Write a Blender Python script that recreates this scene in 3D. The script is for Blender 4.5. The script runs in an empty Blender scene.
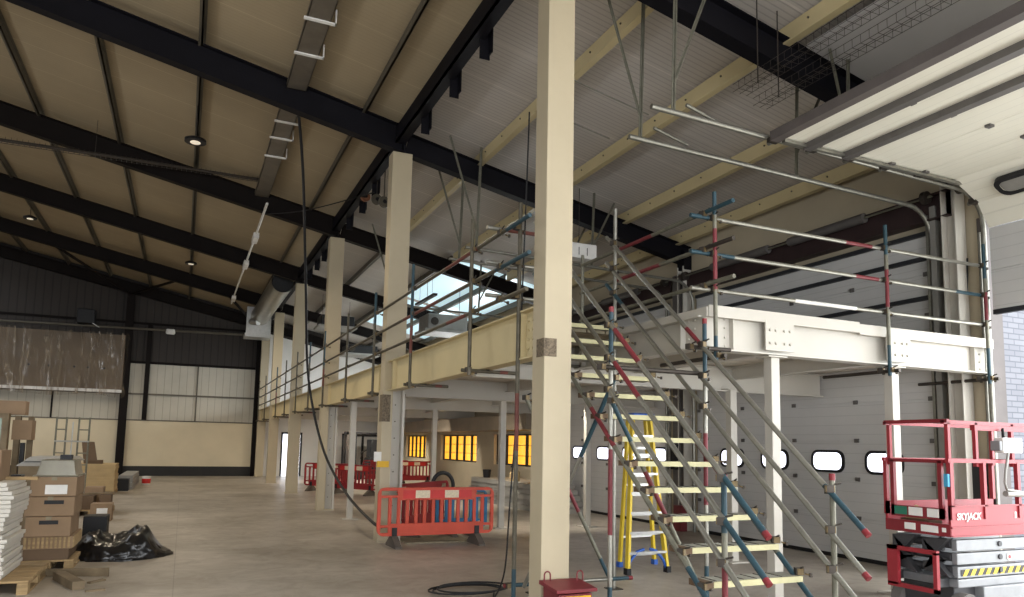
import bpy, bmesh, math, random
from mathutils import Vector, Matrix
random.seed(7)
SC = bpy.context.scene
COL = SC.collection
PI = math.pi

# ------------------------------------------------------------------ camera
F_PX, YAW, PITCH, ROLL, CY, EYE = 735.7, 0.4166, 0.1073, 0.0197, 366.0, 1.62
fw = Vector((math.sin(YAW)*math.cos(PITCH), math.cos(YAW)*math.cos(PITCH), math.sin(PITCH)))
rt = Vector((math.cos(YAW), -math.sin(YAW), 0)); up = rt.cross(fw)
r2 = math.cos(ROLL)*rt + math.sin(ROLL)*up
u2 = -math.sin(ROLL)*rt + math.cos(ROLL)*up
cam_d = bpy.data.cameras.new('camera'); cam = bpy.data.objects.new('camera', cam_d); COL.objects.link(cam)
cam_d.sensor_fit = 'HORIZONTAL'; cam_d.sensor_width = 36.0
cam_d.lens = F_PX/1024*36.0; cam_d.shift_y = (CY-298.5)/1024
cam_d.clip_start = 0.05; cam_d.clip_end = 300
cam.matrix_world = Matrix(((r2.x,u2.x,-fw.x,0),(r2.y,u2.y,-fw.y,0),(r2.z,u2.z,-fw.z,EYE),(0,0,0,1)))
SC.camera = cam

# ------------------------------------------------------------------ world, daylight, exposure
SC.view_settings.view_transform = 'Standard'; SC.view_settings.look = 'None'
SC.view_settings.gamma = 1.0; SC.view_settings.use_curve_mapping = False
SC.view_settings.exposure = 0.05
w = bpy.data.worlds.new('overcast_sky'); SC.world = w; w.use_nodes = True
bg = w.node_tree.nodes['Background']
bg.inputs['Color'].default_value = (0.93, 0.96, 1.0, 1); bg.inputs['Strength'].default_value = 8.0

def portal(name, loc, rot, sx, sy):           # guides sky light through an opening
    d = bpy.data.lights.new(name, 'AREA'); d.shape = 'RECTANGLE'; d.size = sx; d.size_y = sy
    d.cycles.is_portal = True
    o = bpy.data.objects.new(name, d); o.location = loc; o.rotation_euler = rot; COL.objects.link(o)
    return o
def lamp(name, loc, rot, sx, sy, power, color):
    d = bpy.data.lights.new(name, 'AREA'); d.shape = 'RECTANGLE'; d.size = sx; d.size_y = sy
    d.energy = power; d.color = color
    o = bpy.data.objects.new(name, d); o.location = loc; o.rotation_euler = rot; COL.objects.link(o)
    return o
portal('open_door_daylight', (9.62, 3.45, 1.7), (0, PI/2, 0), 3.4, 4.9)
portal('added_rear_door', (9.62, -3.0, 2.25), (0, PI/2, 0), 4.5, 5.0)  # unseen rear door, added to light the hall from behind
portal('added_gable_opening', (-1.0, -8.15, 2.0), (PI/2, 0, 0), 19.0, 4.0)  # unseen gable opening, added for light from behind the camera
SLOPE = math.atan(.2108)
portal('added_left_rooflight', (-10.25, 12.5, 10.25), (0, SLOPE, 0), 2.5, 40.0)  # roof opening out of view, added to light the floor from above
portal('added_clerestory', (9.62, 26.5, 4.15), (0, PI/2, 0), 1.4, 15.0)  # opening hidden by the edge beam, added to light the mezzanine roof
portal('added_left_opening', (-12.15, 8, 1.25), (0, -PI/2, 0), 1.5, 12.0)  # low wall opening out of view, added as fill from the left
lamp('added_clerestory_fill', (9.66, 26.5, 4.15), (0, PI/2, 0), 1.4, 15.0, 420, (.86,.94,1))  # fill lamp set in the added clerestory opening
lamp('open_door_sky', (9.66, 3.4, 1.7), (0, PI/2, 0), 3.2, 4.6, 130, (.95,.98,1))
portal('added_near_rooflight', (4.5, -3.0, 7.15), (0, SLOPE, 0), 7.0, 7.0)  # roof opening behind the camera, added to light the near floor

# ------------------------------------------------------------------ materials
def lin(c):
    return tuple(((v/255)/12.92 if v/255 <= .04045 else ((v/255+.055)/1.055)**2.4) for v in c)
MATS = {}
def mat(name, rgb, rough=.6, metal=0.0, var=.12, scale=3.0, bump=0.0, rgb2=None, spec=.4, stretch=None):
    m = bpy.data.materials.new(name); m.use_nodes = True; nt = m.node_tree; N = nt.nodes; L = nt.links
    b = N['Principled BSDF']; b.inputs['Roughness'].default_value = rough; b.inputs['Metallic'].default_value = metal
    b.inputs['Specular IOR Level'].default_value = spec
    c = lin(rgb); c2 = lin(rgb2) if rgb2 else tuple(v*(1-var*2) for v in c)
    tc = N.new('ShaderNodeTexCoord'); mp = N.new('ShaderNodeMapping'); nz = N.new('ShaderNodeTexNoise'); mx = N.new('ShaderNodeMix')
    mx.data_type = 'RGBA'
    if stretch: mp.inputs['Scale'].default_value = stretch
    nz.inputs['Scale'].default_value = scale; nz.inputs['Detail'].default_value = 6; nz.inputs['Roughness'].default_value = .6
    L.new(tc.outputs['Object'], mp.inputs['Vector']); L.new(mp.outputs['Vector'], nz.inputs['Vector'])
    rmp = N.new('ShaderNodeMapRange'); rmp.inputs['From Min'].default_value = .35; rmp.inputs['From Max'].default_value = .7
    L.new(nz.outputs['Fac'], rmp.inputs['Value'])
    L.new(rmp.outputs['Result'], mx.inputs['Factor']); mx.inputs[6].default_value = (*c, 1); mx.inputs[7].default_value = (*c2, 1)
    L.new(mx.outputs[2], b.inputs['Base Color'])
    if bump:
        bp = N.new('ShaderNodeBump'); bp.inputs['Strength'].default_value = bump; bp.inputs['Distance'].default_value = .02
        L.new(nz.outputs['Fac'], bp.inputs['Height']); L.new(bp.outputs['Normal'], b.inputs['Normal'])
    MATS[name] = m
    return m
def stripes(m, axis, period, width, dark, bump=0.0, soft=.3):
    """thin lines every PERIOD metres along AXIS (0,1,2 object coordinates), colour times DARK"""
    nt = m.node_tree; N = nt.nodes; L = nt.links; b = N['Principled BSDF']
    tc = N.new('ShaderNodeTexCoord'); sp = N.new('ShaderNodeSeparateXYZ'); L.new(tc.outputs['Object'], sp.inputs[0])
    md = N.new('ShaderNodeMath'); md.operation = 'PINGPONG'; md.inputs[1].default_value = period/2
    L.new(sp.outputs[axis], md.inputs[0])
    mr = N.new('ShaderNodeMapRange'); mr.inputs['From Min'].default_value = width*(1-soft); mr.inputs['From Max'].default_value = width
    L.new(md.outputs[0], mr.inputs['Value'])
    src = b.inputs['Base Color'].links[0].from_socket
    mx = N.new('ShaderNodeMix'); mx.data_type = 'RGBA'; mx.blend_type = 'MULTIPLY'
    inv = N.new('ShaderNodeMath'); inv.operation = 'SUBTRACT'; inv.inputs[0].default_value = 1; L.new(mr.outputs['Result'], inv.inputs[1])
    L.new(inv.outputs[0], mx.inputs['Factor']); L.new(src, mx.inputs[6]); mx.inputs[7].default_value = (dark, dark, dark, 1)
    L.new(mx.outputs[2], b.inputs['Base Color'])
    if bump:
        bp = N.new('ShaderNodeBump'); bp.inputs['Strength'].default_value = bump; bp.inputs['Distance'].default_value = .01
        L.new(mr.outputs['Result'], bp.inputs['Height'])
        if b.inputs['Normal'].links: L.new(b.inputs['Normal'].links[0].from_socket, bp.inputs['Normal'])
        L.new(bp.outputs['Normal'], b.inputs['Normal'])
    return m
def stain(m):
    nt = m.node_tree; N = nt.nodes; L = nt.links; b = N['Principled BSDF']
    tc = N.new('ShaderNodeTexCoord'); nz = N.new('ShaderNodeTexNoise'); nz.inputs['Scale'].default_value = 2.3; nz.inputs['Detail'].default_value = 8; nz.inputs['Roughness'].default_value = .7
    nz.inputs['Distortion'].default_value = 1.2
    L.new(tc.outputs['Object'], nz.inputs['Vector'])
    mr = N.new('ShaderNodeMapRange'); mr.inputs['From Min'].default_value = .42; mr.inputs['From Max'].default_value = .72; mr.inputs['To Max'].default_value = .38
    L.new(nz.outputs['Fac'], mr.inputs['Value'])
    mx = N.new('ShaderNodeMix'); mx.data_type = 'RGBA'; mx.blend_type = 'MULTIPLY'
    L.new(mr.outputs['Result'], mx.inputs['Factor']); L.new(b.inputs['Base Color'].links[0].from_socket, mx.inputs[6]); mx.inputs[7].default_value = (.45,.42,.38,1)
    L.new(mx.outputs[2], b.inputs['Base Color'])
    r = N.new('ShaderNodeMapRange'); r.inputs['To Min'].default_value = .28; r.inputs['To Max'].default_value = .55
    L.new(nz.outputs['Fac'], r.inputs['Value']); L.new(r.outputs['Result'], b.inputs['Roughness'])
def emis(name, rgb, strength):
    m = bpy.data.materials.new(name); m.use_nodes = True; nt = m.node_tree
    b = nt.nodes['Principled BSDF']; c = lin(rgb)
    b.inputs['Base Color'].default_value = (*c, 1); b.inputs['Roughness'].default_value = .2
    b.inputs['Emission Color'].default_value = (*c, 1); b.inputs['Emission Strength'].default_value = strength
    MATS[name] = m; return m
def M(n): return MATS[n]

mat('concrete', (174,165,152), .36, 0, .10, .5, .05, rgb2=(132,123,109), spec=.35)
stripes(stripes(MATS['concrete'], 0, 5.943, .006, .72), 1, 5.943, .006, .72)
stain(MATS['concrete'])
mat('outside_concrete', (170,168,160), .8)
stripes(stripes(mat('roof_liner', (188,181,173), .55, 0, .05, .7), 1, .09, .012, .80, .3), 1, 1.0, .02, 1.25)
stripes(stripes(mat('roof_liner_aged', (162,146,118), .6, 0, .08, .5), 1, .09, .012, .93, .15), 1, 1.0, .016, 1.2)  # browner, darker liner colour for the slope left of the column row
mat('tray_zinc', (112,104,92), .5, .3, .12, 4)
mat('jamb_brown', (92,85,82), .6)
stripes(mat('dark_cladding', (46,39,33), .6, 0, .1, .4), 0, .3, .03, .55, .6)
stripes(mat('pale_cladding', (190,184,168), .5, 0, .1, .5), 0, .3, .014, .72, .5)
mat('cream_wall', (214,201,172), .6, 0, .06, .6)
mat('white_wall', (222,220,214), .65, 0, .04, .8)
mat('right_wall_paint', (178,166,142), .7, 0, .06, .8)
m = mat('white_brick', (112,114,121), .7, 0, .08, 3.0)
N = m.node_tree.nodes; L = m.node_tree.links; bt = N.new('ShaderNodeTexBrick'); tc = N.new('ShaderNodeTexCoord'); mp = N.new('ShaderNodeMapping')
mp.inputs['Rotation'].default_value = (PI/2,0,0); L.new(tc.outputs['Object'], mp.inputs['Vector']); L.new(mp.outputs['Vector'], bt.inputs['Vector'])
bt.inputs['Scale'].default_value = 1; bt.inputs['Brick Width'].default_value = .225; bt.inputs['Row Height'].default_value = .075; bt.inputs['Mortar Size'].default_value = .008
bt.inputs['Color1'].default_value = (*lin((116,118,125)),1); bt.inputs['Color2'].default_value = (*lin((106,108,116)),1); bt.inputs['Mortar'].default_value = (*lin((84,86,94)),1)
L.new(bt.outputs['Color'], N['Principled BSDF'].inputs['Base Color'])
mat('dark_plinth', (34,32,31), .6)
mat('navy_steel', (21,20,25), .55, 0, .15, 1.5, spec=.12)
mat('dark_steel', (25,20,18), .6, 0, .15, 1.5, spec=.1)
mat('purlin_zinc', (100,94,82), .5, .3, .12, 2.0)
mat('cream_steel', (200,184,142), .5, 0, .06, 1.2)
mat('cream_column', (180,167,140), .5, 0, .05, 1.0)
mat('white_steel', (191,186,175), .45, 0, .04, 1.2)
stripes(mat('mezz_deck', (222,213,198), .5, 0, .05, 1.0), 1, .3, .03, .75, .6)
mat('deck_board', (150,140,124), .7)
mat('bare_plate', (128,114,94), .7, .2, .35, 40.0, .4, rgb2=(70,60,48))
mat('galv', (150,148,138), .4, .75, .12, 12.0)
mat('galv_dull', (124,122,108), .5, .5, .15, 12.0)
mat('galv_dark', (96,90,76), .5, .45, .2, 9.0)
mat('tube_rust', (108,58,48), .6, 0, .15, 9)
mat('tube_red', (116,42,48), .5, 0, .12, 10)
mat('tube_blue', (38,66,76), .5, 0, .12, 10)
mat('tube_cap', (124,36,42), .5)
mat('brassy', (112,96,68), .45, .6, .15, 20)
mat('coupler_steel', (74,68,62), .5, .6, .15, 20)
mat('tread_edge', (190,184,142), .6, 0, .08, 8)
mat('tread_top', (150,148,136), .7, 0, .12, 8)
mat('plank_board', (150,140,116), .8, 0, .2, 6, .1)
stripes(mat('door_panel', (198,197,194), .5, 0, .04, 1.0), 2, .145, .006, .86, .3)
stripes(mat('door_panel_over', (226,223,208), .45, 0, .03, 1.0), 0, .145, .006, .9, .3)
mat('door_gasket', (40,42,46), .5)
mat('strut_grey', (104,100,97), .5, .3)
mat('maroon_steel', (52,37,37), .5)
mat('black_rubber', (22,22,24), .55)
mat('dark_ceiling_board', (172,168,164), .7, 0, .04, 1.0)
mat('barrier_orange', (194,72,48), .5, 0, .08, 4)
mat('barrier_red', (144,34,38), .5, 0, .08, 4)
mat('sheet_red', (206,44,40), .4)
mat('sheet_white', (222,206,176), .4, 0, .12, 30)
mat('foot_grey', (92,84,76), .8)
mat('blue_plastic', (48,118,160), .5)
mat('lift_red', (150,42,50), .4, 0, .08, 4)
mat('lift_red_dark', (128,34,42), .45)
mat('lift_grey', (140,142,144), .45, .2, .1, 5)
mat('lift_dark', (66,66,68), .5, .2, .1, 6)
mat('tyre_grey', (104,100,96), .8)
mat('sticker_white', (232,230,224), .5)
mat('sticker_green', (44,120,96), .5)
mat('sticker_blue', (72,160,200), .5)
mat('hazard_yellow', (232,196,52), .5)
mat('hazard_black', (34,34,34), .5)
mat('ladder_yellow', (222,192,52), .45, 0, .06, 6)
mat('alu', (196,196,192), .35, .8, .08, 8)
mat('step_blue', (46,92,176), .45)
mat('card', (140,116,90), .8, 0, .08, 3)
mat('card_dark', (100,80,60), .8, 0, .1, 3)
mat('pallet_wood', (166,140,100), .8, 0, .2, 5, .1, stretch=(1,6,6))
mat('old_wood', (122,106,82), .8, 0, .2, 5, .1)
mat('board_white', (198,193,182), .7, 0, .05, 2)
mat('chipboard', (186,160,116), .8, 0, .08, 4)
mat('black_poly', (20,19,20), .28, 0, .2, 3, .3, spec=.6)
mat('green_glass', (112,136,104), .15, 0, .15, 1.2)
mat('silver_tray', (170,166,152), .3, .85, .1, 4)
mat('grey_sheet', (150,148,142), .5, 0, .08, 2)
mat('wrap_brown', (104,88,68), .5, 0, .15, 1.0)
mat('duct_silver', (170,166,154), .32, .85, .08, 3)
mat('duct_brown', (130,118,102), .6, .2, .12, 1.5)
mat('copper', (150,104,78), .4, .5, .1, 8)
mat('unit_grey', (150,148,142), .5, .3)
mat('box_red', (118,40,46), .5, 0, .12, 6)
mat('box_yellow', (226,178,34), .5, 0, .08, 6)
mat('paper_white', (230,228,222), .7)
mat('forklift_black', (24,25,27), .45)
mat('window_frame_black', (28,28,30), .5)
mat('green_label', (60,150,120), .5)
emis('window_daylight', (236,238,255), 2.4)
emis('rooflight_glow', (182,208,216), .9)
emis('yellow_film', (250,182,58), 1.15)
emis('lamp_glow', (255,240,215), .45)
emis('door_daylight', (240,244,255), 3.0)
# clear polythene over the wrapped panel
m = mat('polythene', (70,58,46), .2, 0, .1, 2.0, 0, rgb2=(150,136,116), spec=.7, stretch=(2.4,1,.22))
nt = m.node_tree; nz = next(n for n in nt.nodes if n.type == 'TEX_NOISE'); nz.inputs['Distortion'].default_value = 1.5
mr = nt.nodes.new('ShaderNodeMapRange'); mr.inputs['From Min'].default_value = .5; mr.inputs['From Max'].default_value = .68; mr.inputs['To Min'].default_value = .12; mr.inputs['To Max'].default_value = .75
nt.links.new(nz.outputs['Fac'], mr.inputs['Value']); nt.links.new(mr.outputs['Result'], nt.nodes['Principled BSDF'].inputs['Alpha'])
MATS['polythene'] = m

# ------------------------------------------------------------------ mesh helpers
class MB:
    def __init__(s, m=None): s.v = []; s.f = []; s.mi = []; s.mats = []; s.cur = m; s.smooth = []
    def _m(s, m):
        m = m or s.cur
        if m not in s.mats: s.mats.append(m)
        return s.mats.index(m)
    def add(s, vs, fs, m=None, smooth=False):
        o = len(s.v); k = s._m(m)
        s.v += [Vector(v) for v in vs]
        for f in fs: s.f.append([i+o for i in f]); s.mi.append(k); s.smooth.append(smooth)
        return s
    def box(s, x0, x1, y0, y1, z0, z1, m=None):
        vs = [(x,y,z) for z in (z0,z1) for y in (y0,y1) for x in (x0,x1)]
        return s.add(vs, [(0,2,3,1),(4,5,7,6),(0,1,5,4),(2,6,7,3),(0,4,6,2),(1,3,7,5)], m)
    def bar(s, a, b, w_, h_, up_=(0,0,1), off=(0,0), m=None):
        a = Vector(a); b = Vector(b); d = (b-a).normalized(); u = Vector(up_)
        sd = d.cross(u).normalized(); u = sd.cross(d).normalized()
        c = sd*off[0]+u*off[1]
        vs = [p+c+sd*i*w_/2+u*j*h_/2 for p in (a,b) for j in (-1,1) for i in (-1,1)]
        return s.add(vs, [(0,1,3,2),(4,6,7,5),(0,4,5,1),(2,3,7,6),(0,2,6,4),(1,5,7,3)], m)
    def ibeam(s, a, b, w_, h_, up_=(0,0,1), tf=.016, tw=.012, m=None):
        s.bar(a, b, tw, h_-2*tf, up_, m=m); s.bar(a, b, w_, tf, up_, (0,h_/2-tf/2), m=m); s.bar(a, b, w_, tf, up_, (0,-h_/2+tf/2), m=m)
        return s
    def tube(s, pts, r, n=8, m=None, cap=True):
        pts = [Vector(p) for p in pts]; rr = r if isinstance(r, (list, tuple)) else [r]*len(pts)
        t0 = (pts[1]-pts[0]).normalized(); u = t0.orthogonal().normalized(); rings = []
        for i, p in enumerate(pts):
            t = (pts[min(i+1,len(pts)-1)]-pts[max(i-1,0)]).normalized()
            u = (u-t*u.dot(t)).normalized(); v = t.cross(u)
            rings.append([p+(u*math.cos(2*PI*k/n)+v*math.sin(2*PI*k/n))*rr[i] for k in range(n)])
        vs = [q for R_ in rings for q in R_]
        fs = [(i*n+k, i*n+(k+1)%n, (i+1)*n+(k+1)%n, (i+1)*n+k) for i in range(len(pts)-1) for k in range(n)]
        s.add(vs, fs, m, True)
        if cap: s.add(rings[0], [tuple(range(n))[::-1]], m); s.add(rings[-1], [tuple(range(n))], m)
        return s
    def disc(s, c, axis, r, h, n=16, m=None):
        c = Vector(c); a = Vector(axis).normalized()
        return s.tube([c-a*h/2, c+a*h/2], r, n, m)
    def prism(s, poly, axis, t0, t1, m=None):
        """poly: 2-D outline; axis 0/1/2 = extrusion axis"""
        def P3(p, t): return {0:(t,p[0],p[1]), 1:(p[0],t,p[1]), 2:(p[0],p[1],t)}[axis]
        n = len(poly); vs = [P3(p,t0) for p in poly]+[P3(p,t1) for p in poly]
        return s.add(vs, [tuple(range(n))[::-1], tuple(range(n,2*n))]+[(i,(i+1)%n,n+(i+1)%n,n+i) for i in range(n)], m)
    def build(s, name, parent=None, bevel=0):
        off = Vector((0,0,0)); p = parent
        while p is not None: off += p.location; p = p.parent
        me = bpy.data.meshes.new(name)
        me.from_pydata([v-off for v in s.v], [], s.f); 
        for m in s.mats: me.materials.append(M(m))
        me.polygons.foreach_set('material_index', s.mi); me.polygons.foreach_set('use_smooth', s.smooth)
        bm = bmesh.new(); bm.from_mesh(me); bmesh.ops.recalc_face_normals(bm, faces=bm.faces); bm.to_mesh(me); bm.free()
        me.update()
        o = bpy.data.objects.new(name, me); COL.objects.link(o)
        if parent is not None: o.parent = parent
        if bevel:
            md = o.modifiers.new('bevel', 'BEVEL'); md.width = bevel; md.segments = 2; md.limit_method = 'ANGLE'
        return o
def tag(o, label, cat, group=None, kind='thing'):
    o['label'] = label; o['category'] = cat; o['kind'] = kind
    if group: o['group'] = group
    return o
def thing(name, label, cat, loc=(0,0,0), group=None):
    o = bpy.data.objects.new(name, None); COL.objects.link(o); o.location = loc; o.empty_display_size = .2
    return tag(o, label, cat, group)
def struct(o):
    o['kind'] = 'structure'; return o
KIDS = {}
def dup(root, loc, rz=0, label=None, group=None):
    kids = {}
    for o in COL.objects:
        if o.parent is not None: kids.setdefault(o.parent.name, []).append(o)
    r = root.copy(); COL.objects.link(r); r.location = loc; r.rotation_euler = (0,0,rz)
    if label: r['label'] = label
    if group: r['group'] = group
    for ch in kids.get(root.name, []):
        c = ch.copy(); COL.objects.link(c); c.parent = r
        for g in kids.get(ch.name, []):
            d = g.copy(); COL.objects.link(d); d.parent = c
    return r
def mesh_copy(src, parent, loc, rot=(0,0,0)):
    off = Vector((0,0,0)); p = parent
    while p is not None: off += p.location; p = p.parent
    c = src.copy(); COL.objects.link(c); c.parent = parent; c.location = Vector(loc)-off; c.rotation_euler = rot
    return c
def zb(x): return 6.683-.2108*(x-3.2)      # underside of the rafters
ROWX, Y1, BAY = 3.19, 6.27, 5.943
YK = [Y1+BAY*k for k in range(6)]           # frame lines
XW = 9.37                                   # inner face of the right wall
YE = 35.66                                  # end wall
# ================================================================== SETTING
DB = (0.95, 6.10)      # open door bay on the right wall
DA = (6.80, 11.95)     # closed door
DC = (12.85, 17.85)    # closed door behind it
RW = (-5.5, -0.5)      # unseen open door behind the camera, added to let light in
struct(MB('concrete').box(-12, XW+.25, -8.2, YE+.3, -.25, 0).build('floor'))
struct(MB('outside_concrete').box(XW+.25, 40, -25, 60, -.3, -.03).build('ground_outside'))
# roof liner on the slope
b = MB('roof_liner')
RD = .62
def roof_piece(x0,x1,y0,y1):
    vs = [(x,y,zb(x)+RD+h) for h in (0,.08) for x,y in ((x0,y0),(x1,y0),(x1,y1),(x0,y1))]
    b.add(vs,[(3,2,1,0),(4,5,6,7),(0,1,5,4),(1,2,6,5),(2,3,7,6),(3,0,4,7)])
roof_piece(-12.2,-11.5,-8.2,YE+.3); roof_piece(-11.5,-9,-8.2,-7.5); roof_piece(-11.5,-9,32.5,YE+.3)     # open strip left of the view, added to light the hall
b.cur = 'roof_liner_aged'; roof_piece(-9,1,-8.2,YE+.3); roof_piece(1,3.19,.5,YE+.3); b.cur = 'roof_liner'; roof_piece(1,8,-8.2,-6.5); roof_piece(3.19,8,.5,YE+.3); roof_piece(8,XW+.3,-8.2,YE+.3)  # gap left behind the camera is an added opening for light
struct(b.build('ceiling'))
struct(MB('dark_cladding').box(-12.2,-12,-8.2,YE+.3,2,10.6).box(-12.2,-12,-8.2,YE+.3,0,.5).box(-12.2,-12,-8.2,2,.5,2).box(-12.2,-12,14,YE+.3,.5,2).build('wall_left'))  # the low gap is an unseen opening added for fill light
# front gable (behind the camera) with one wide opening added for its light
b = MB('dark_cladding')
b.box(-12,-10.5,-8.2,-8,0,10.5).box(8.5,XW+.25,-8.2,-8,0,6).box(-10.5,8.5,-8.2,-8,4,6.2).prism([(-10.5,6.2),(8.5,6.2),(-10.5,10.2)],1,-8.2,-8)
struct(b.build('wall_front'))
# right wall with its door and window openings
YW = [(30.0,33.0),(24.1,28.0),(18.7,22.5)]   # yellow-film windows
b = MB('right_wall_paint'); X0, X1 = XW, XW+.25
DH = 4.7
ztop = zb(XW)+RD
for y0, y1 in [(-8.2,RW[0]),(RW[1],DB[0]),(DB[1],DA[0]),(DA[1],DC[0])]: b.box(X0,X1,y0,y1,0,ztop)
for d in (RW,DB,DA,DC): b.box(X0,X1,d[0],d[1],DH,ztop)
cut = [DC[1]]+[v for wnd in sorted(YW) for v in wnd]+[YE+.3]
for i in range(0,len(cut),2): b.box(X0,X1,cut[i],cut[i+1],0,3.4)
for y0, y1 in YW: b.box(X0,X1,y0,y1,0,.99); b.box(X0,X1,y0,y1,1.97,3.4)
b.box(X0,X1,DC[1],19,3.4,ztop).box(X0,X1,34,YE+.3,3.4,ztop).box(X0,X1,19,34,4.9,ztop)     # unseen clerestory strip over the mezzanine, added for light
struct(b.build('wall_right'))
fr = MB('window_frame_black')
for i in range(11): fr.box(XW+.05,XW+.12,19+1.5*i-.03,19+1.5*i+.03,3.4,4.9)
fr.box(XW+.05,XW+.12,19,34,3.4,3.46).box(XW+.05,XW+.12,19,34,4.84,4.9)
struct(fr.build('window_6'))  # mullions of the added clerestory opening
# windows with yellow film: frame with five panes
for n, (y0,y1) in enumerate(sorted(YW)):
    fr = MB('window_frame_black')
    k = 5; wd = (y1-y0)/k
    for i in range(k+1): fr.box(XW+.10,XW+.16,y0+wd*i-.05,y0+wd*i+.05,.99,1.97)
    fr.box(XW+.10,XW+.16,y0,y1,.99,1.04).box(XW+.10,XW+.16,y0,y1,1.92,1.97)
    o = struct(fr.build('window_%d' % (n+1)))
    MB('yellow_film').box(XW+.17,XW+.18,y0,y1,.99,1.97).build('pane', o)
    s_ = MB('hazard_yellow')
    for z in (1.30,1.62): s_.box(XW+.165,XW+.172,y0,y1,z-.012,z+.012)
    s_.build('film_seam', o)
# end wall: cream dado, pale cladding, dark cladding, white partition right of the column row
SX = 3.1
b = MB('cream_wall')
b.box(-12,SX,YE,YE+.2,.42,2.37,'cream_wall'); b.box(-12,SX,YE+.04,YE+.2,2.37,4.87,'pale_cladding')
b.prism([(-12,4.87),(SX,4.87),(SX,zb(SX)+RD),(-12,zb(-12)+RD)],1,YE+.02,YE+.2,'dark_cladding')
GD = [(4.15,5.1),(6.95,8.95)]
b.box(-12,SX,YE-.02,YE+.2,0,.42,'dark_plinth')
b.box(SX,GD[0][0],YE,YE+.2,0,2.0,'white_wall').box(GD[0][1],GD[1][0],YE,YE+.2,0,2.0,'white_wall').box(GD[1][1],XW,YE,YE+.2,0,2.0,'white_wall')
b.prism([(SX,2.0),(XW,2.0),(XW,5.25),(SX,6.62)],1,YE,YE+.2,'white_wall')
b.prism([(SX,6.62),(XW,5.25),(XW,zb(XW)+RD),(SX,zb(SX)+RD)],1,YE+.02,YE+.2,'dark_cladding')
struct(b.build('wall_back'))
# doorway with daylight, and glazed black double door
f = MB('window_frame_black'); x0,x1 = GD[0]
f.box(x0,x0+.08,YE-.03,YE+.1,0,2.0).box(x1-.08,x1,YE-.03,YE+.1,0,2.0).box(x0,x1,YE-.03,YE+.1,1.93,2.02)
o = struct(f.build('door_4')); MB('door_daylight').box(x0+.08,x1-.08,YE+.12,YE+.14,0,1.93).build('glass_leaf', o)
f = MB('window_frame_black'); x0,x1 = GD[1]
f.box(x0,x0+.09,YE-.03,YE+.1,0,2.0).box(x1-.09,x1,YE-.03,YE+.1,0,2.0).box(x0,x1,YE-.03,YE+.1,1.9,2.02).box(x0+.95,x0+1.05,YE-.03,YE+.1,0,1.9)
f.box(x0,x1,YE+.05,YE+.1,0,1.9,'white_wall')
struct(f.build('door_5'))
# end wall steel: rails and posts
b = MB('dark_steel')
b.box(-12,SX,YE-.06,YE+.04,4.84,4.94).box(-12,SX,YE-.05,YE+.04,3.48,3.55,'purlin_zinc').box(-12,SX,YE-.02,YE+.04,2.36,2.41,'purlin_zinc')
b.box(-12,SX,YE-.04,YE+.04,6.55,6.65).box(.4,.46,YE-.02,YE+.04,2.4,4.85,'purlin_zinc').box(-5.1,-5.04,YE-.02,YE+.04,2.4,4.85,'dark_steel')
struct(b.build('trim_1'))
# exterior brick return beside the open door
struct(MB('white_brick').box(XW+.26,13.5,6.15,6.45,-.05,6).build('wall_outside'))
struct(MB('jamb_brown').box(XW-.02,XW+.27,DB[1]-.05,DB[1]+.04,0,4.7).build('trim_2'))
struct(MB('maroon_steel').ibeam((XW-.12,DA[0]-.4,4.98),(XW-.12,DA[1]+.6,4.98),.2,.36).ibeam((XW-.12,DC[0]-.2,4.98),(XW-.12,DC[1]+.2,4.98),.2,.36).build('trim_3'))
struct(MB('dark_ceiling_board').add([(6.45,-1,zb(6.45)+.36),(XW,-1,zb(XW)+.36),(XW,YK[0]-.12,zb(XW)+.36),(6.45,YK[0]-.12,zb(6.45)+.36),
   (6.45,-1,zb(6.45)+.40),(XW,-1,zb(XW)+.40),(XW,YK[0]-.12,zb(XW)+.40),(6.45,YK[0]-.12,zb(6.45)+.40)],
   [(3,2,1,0),(4,5,6,7),(0,1,5,4),(1,2,6,5),(2,3,7,6),(3,0,4,7)]).build('ceiling_lining'))

# ---- roof lights in the right slope (translucent sheets)
def slope_sheet(x0,x1,y0,y1,d,m,name):
    q = MB(m)
    q.add([(x0,y0,zb(x0)+d),(x1,y0,zb(x1)+d),(x1,y1,zb(x1)+d),(x0,y1,zb(x0)+d),(x0,y0,zb(x0)+d+.02),(x1,y0,zb(x1)+d+.02),(x1,y1,zb(x1)+d+.02),(x0,y1,zb(x0)+d+.02)],
          [(3,2,1,0),(4,5,6,7),(0,1,5,4),(1,2,6,5),(2,3,7,6),(3,0,4,7)])
    return struct(q.build(name))
slope_sheet(6.6,9.1,18.4,23.9,RD-.025,'rooflight_glow','window_4')
slope_sheet(6.6,9.1,24.3,29.8,RD-.025,'rooflight_glow','window_5')

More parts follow.
